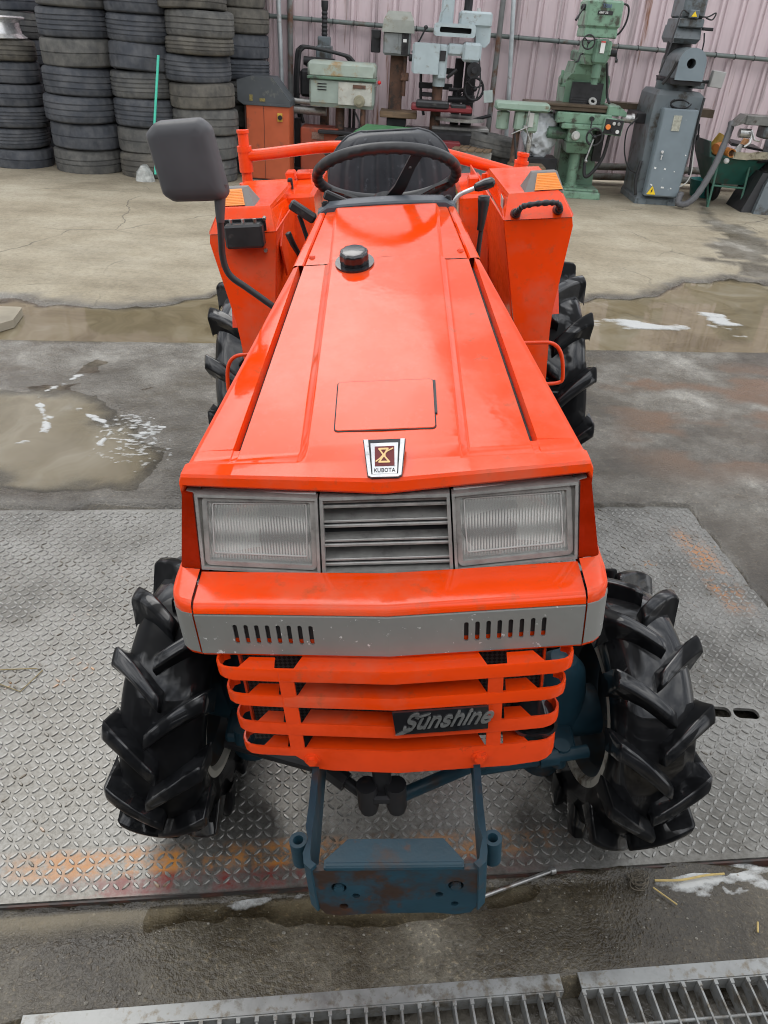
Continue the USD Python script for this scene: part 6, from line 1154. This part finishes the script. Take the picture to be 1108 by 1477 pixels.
# ---- front weight bracket
fp = sg.Polygon([(-.133, .452), (-.128, .345), (-.120, .328), (-.095, .322), (-.06, .327), (.06, .330), (.095, .324), (.120, .330), (.129, .347), (.133, .452)]).buffer(-.004).buffer(.004)
holes = [sg.Point(-.092, .405).buffer(.0125), sg.Point(.096, .408).buffer(.0125), sg.Point(-.066, .381).buffer(.0065), sg.Point(.069, .383).buffer(.0065), sg.Point(-.088, .351).buffer(.0075), sg.Point(.094, .356).buffer(.0065)]
brk = obj('weight_bracket', panel_xz(fp.difference(unary_union(holes)), .688, .010), 'bluerust', T)
tp = sg.Polygon([(-.111, .690), (.108, .690), (.108, .700), (.078, .738), (-.076, .738), (-.111, .702)]).buffer(.001); tpm = extr(tp, .008); tpm.apply_translation((0, 0, .449))
rnd = tube([V(-.109, .694, .4525), V(.107, .694, .4525)], .0065, 10)
obj('bracket_flange', join([tpm, rnd]), 'blue', brk)
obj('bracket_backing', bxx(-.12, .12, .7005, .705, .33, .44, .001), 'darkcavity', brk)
for s, hx, hz in ((-1, -.092, .405), (1, .096, .408)): obj('bracket_bolt', cyl((hx, .694, hz), (hx, .684, hz), .0085, 6), 'bluerust', brk)
for s in (-1, 1):
    P = [V(s*.128, .690, .40), V(s*.139, .700, .40), V(s*.142, .716, .401), V(s*.1435, .765, .400), V(s*.1435, .80, .398), V(s*.146, .90, .394), V(s*.148, 1.0, .392)]
    hts = [.060, .058, .056, .052, .050, .048, .046]; secs = []
    for i, (q, h_) in enumerate(zip(P, hts)):
        t_ = unit(P[min(i+1, 6)]-P[max(i-1, 0)]); n_ = unit(V(-t_[1]*1.0, t_[0], 0)) if i < 3 else V(1, 0, 0); up = unit(np.cross(n_, t_)); up = up if up[2] > 0 else -up
        if i < 3: up = V(0, 0, 1)
        secs.append([q+n_*.006+up*h_, q+n_*.006-up*h_, q-n_*.006-up*h_, q-n_*.006+up*h_])
    obj('bracket_arm', fix(skin(secs)), 'blue', brk)
    obj('bracket_eye', lathe([(.0085, .395), (.0150, .395), (.0150, .452), (.0085, .452)], 24, 'z', (s*.159, .742, 0)), 'blue', brk)
obj('hose_box', bxx(-.205, -.145, .90, .96, .465, .48, .003), 'blackmetal', T)

# ---- mirror
def shell(P, y, d): return None
mp = sg.Polygon([(-.442, 1.302), (-.4545, 1.415), (-.430, 1.434), (-.344, 1.436), (-.326, 1.420), (-.310, 1.30), (-.318, 1.285), (-.420, 1.287)]).buffer(-.014).buffer(.014, quad_segs=6)
secs = []
for d, o in ((0, -.030), (.002, -.018), (.006, -.008), (.014, -.002), (.026, 0), (.046, 0), (.050, -.002)):
    q = mp.buffer(o); c = np.array(q.exterior.coords)[:-1]
    ln = q.exterior.length; c = np.array([q.exterior.interpolate(t*ln).coords[0] for t in np.linspace(0, 1, 64, endpoint=False)])
    i = np.argmin(c[:, 0]+c[:, 1]); c = np.roll(c, -i, 0)
    secs.append(np.column_stack([c[:, 0], np.full(64, 1.60+d), c[:, 1]]))
mir = obj('mirror', fix(skin(secs)), 'mirrorback', T, 40, label='dark grey wing mirror seen from behind on a bent stalk')
obj('mirror_glass', panel_xz(mp.buffer(-.006), 1.651, .003), 'mirrorglass', mir)
obj('mirror_neck', tube([V(-.322, 1.625, 1.318), V(-.329, 1.622, 1.285), V(-.3325, 1.62, 1.258), V(-.334, 1.62, 1.245)], [.013, .0115, .0095, .0085], 12), 'mirrorback', mir)
obj('mirror_stalk', tube(smoothpath([V(-.333, 1.62, 1.262), V(-.337, 1.62, 1.22), V(-.341, 1.62, 1.18), V(-.338, 1.62, 1.150), V(-.327, 1.62, 1.130), V(-.30, 1.62, 1.108), V(-.24, 1.62, 1.058)], 6), .0072, 12), 'black', mir, True)
# ---- rollover bar behind the seat
yr = 2.90
roll = obj('rollover_bar', tube(smoothpath([V(-.515, yr, 1.208), V(-.42, yr, 1.213), V(-.33, yr, 1.219), V(-.26, yr, 1.223), V(-.18, yr, 1.222), V(0, yr, 1.21), V(.12, yr, 1.198), V(.22, yr, 1.172), V(.32, yr, 1.142), V(.44, yr, 1.105)], 6), .0195, 16), 'orange', T, True)
for s, p0, p1 in ((-1, V(-.522, yr, 1.06), V(-.513, yr, 1.292)), (1, V(.440, yr, 1.06), V(.462, yr, 1.172))):
    d = p1-p0; f_ = frame_to(d); L_ = np.linalg.norm(d)
    tb = [lathe([(.0125, 0), (.0185, 0), (.0185, L_-.012), (.0215, L_-.010), (.0215, L_), (.0125, L_)], 24)]
    tb += [lathe([(.018, L_*.70), (.0255, L_*.70), (.0255, L_*.78), (.018, L_*.78)], 24), lathe([(.018, L_*.42), (.024, L_*.42), (.024, L_*.72), (.018, L_*.72)], 24), lathe([(.018, L_*.18), (.030, L_*.18), (.030, L_*.26), (.018, L_*.26)], 24)]
    tb = join(tb); tb.vertices = tb.vertices@f_.T; tb.apply_translation(p0)
    post = obj('rollover_socket', tb, 'orange_worn', T)
# ---- rear deck pieces seen either side of the seat
obj('rear_deck', bxx(-.35, -.235, 2.45, 2.95, .75, 1.150, .01), 'orange', T); obj('rear_deck', bxx(.215, .315, 2.50, 2.92, .75, 1.115, .01), 'orange', T)
obj('deck_bracket', join([bxx(-.352, -.322, 2.70, 2.76, 1.15, 1.178, .004), bxx(-.318, -.27, 2.72, 2.735, 1.15, 1.170, .003)]), 'orange_worn', T); obj('deck_bracket', join([bxx(.25, .285, 2.62, 2.68, 1.11, 1.145, .004), cyl((.30, 2.62, 1.08), (.30, 2.62, 1.155), .008)]), 'orange_worn', T)
obj('deck_lever', join([tube([V(-.318, 2.55, 1.09), V(-.316, 2.55, 1.16)], .006, 8), box((-.316, 2.55, 1.165), (.016, .016, .035), .004)]), 'blackmetal', T)
# ---- levers
gl = obj('gear_lever', tube(smoothpath([V(.165, 2.0, 1.185), V(.180, 2.0, 1.205), V(.205, 2.0, 1.215), V(.225, 2.0, 1.2215)], 5), .0055, 10), 'chrome', T, True)
obj('lever_knob', tube([V(.218, 2.0, 1.2195), V(.224, 2.0, 1.2215), V(.245, 2.0, 1.2275), V(.262, 2.0, 1.232), V(.268, 2.0, 1.2335)], [.007, .0105, .0135, .0125, .006], 14), 'blackgloss', gl, True)
g2 = obj('range_lever', tube([V(.222, 2.02, .92), V(.232, 2.02, 1.06), V(.240, 2.02, 1.13)], .0062, 10), 'black', T, True)
obj('lever_knob', tube([V(.236, 2.02, 1.115), V(.240, 2.02, 1.14), V(.244, 2.02, 1.185), V(.2445, 2.02, 1.197)], [.0085, .0100, .0150, .0145], 14), 'black', g2, True)
g3 = obj('hydraulic_lever', tube([V(-.215, 2.1, 1.02), V(-.222, 2.1, 1.10), V(-.235, 2.09, 1.16)], .006, 10), 'blackmetal', T, True)
obj('lever_knob', box((-.222, 2.07, 1.172), (.075, .03, .024), .008, rotm((0, 1, 0), .62)), 'black', g3)
g4 = obj('shift_lever', tube([V(-.246, 2.14, 1.03), V(-.262, 2.10, 1.085), V(-.270, 2.09, 1.115)], [.006, .008, .0085], 10), 'black', T, True)
obj('lever_slot', box((-.318+.012, 2.235, 1.045), (.006, .11, .11), .001, rotm((1, 0, 0), .5)), 'orange_worn', g4)
# ---- switch box on the left fender
bx_ = obj('switch_box', join([box((-.392, 2.115, 1.110), (.104, .045, .062), .006)]), 'black', T, label='black switch box bolted to the left fender')
obj('box_flange', box((-.392, 2.134, 1.110), (.116, .006, .078), .002), 'blackgloss', bx_)
obj('box_terminals', join([cyl((x, 2.115, 1.138), (x, 2.115, 1.152), .005, 8) for x in (-.425, -.392, -.36)]+[cyl((-.336, 2.125, 1.146), (-.336, 2.135, 1.150), .005, 8), cyl((-.342, 2.118, 1.066), (-.342, 2.130, 1.066), .005, 8)]), 'steel', bx_)
# ---- ribbed grab handle on the right fender
hp = smoothpath([V(.341, 2.142, 1.128), V(.341, 2.112, 1.134), V(.346, 2.098, 1.146), V(.358, 2.096, 1.154), V(.40, 2.098, 1.158), V(.438, 2.100, 1.157), V(.449, 2.102, 1.150), V(.454, 2.115, 1.139), V(.454, 2.142, 1.132)], 10)
rr = .0072+.0009*np.sign(np.sin(np.arange(len(hp))*1.35))
gh = obj('grab_handle', tube(hp, rr, 12), 'black', T, 60)
obj('handle_foot', join([cyl((.341, 2.142, 1.126), (.341, 2.126, 1.131), .0145, 16, .011), cyl((.454, 2.146, 1.130), (.454, 2.126, 1.135), .0145, 16, .011)]), 'black', gh)
obj('warning_label', box((.3150, 2.235, 1.138), (.0016, .050, .034), .0004, rotm((1, 0, 0), .1)), pmat('faded_label', (.45, .38, .35), .5, var=.3, scale=60), T)
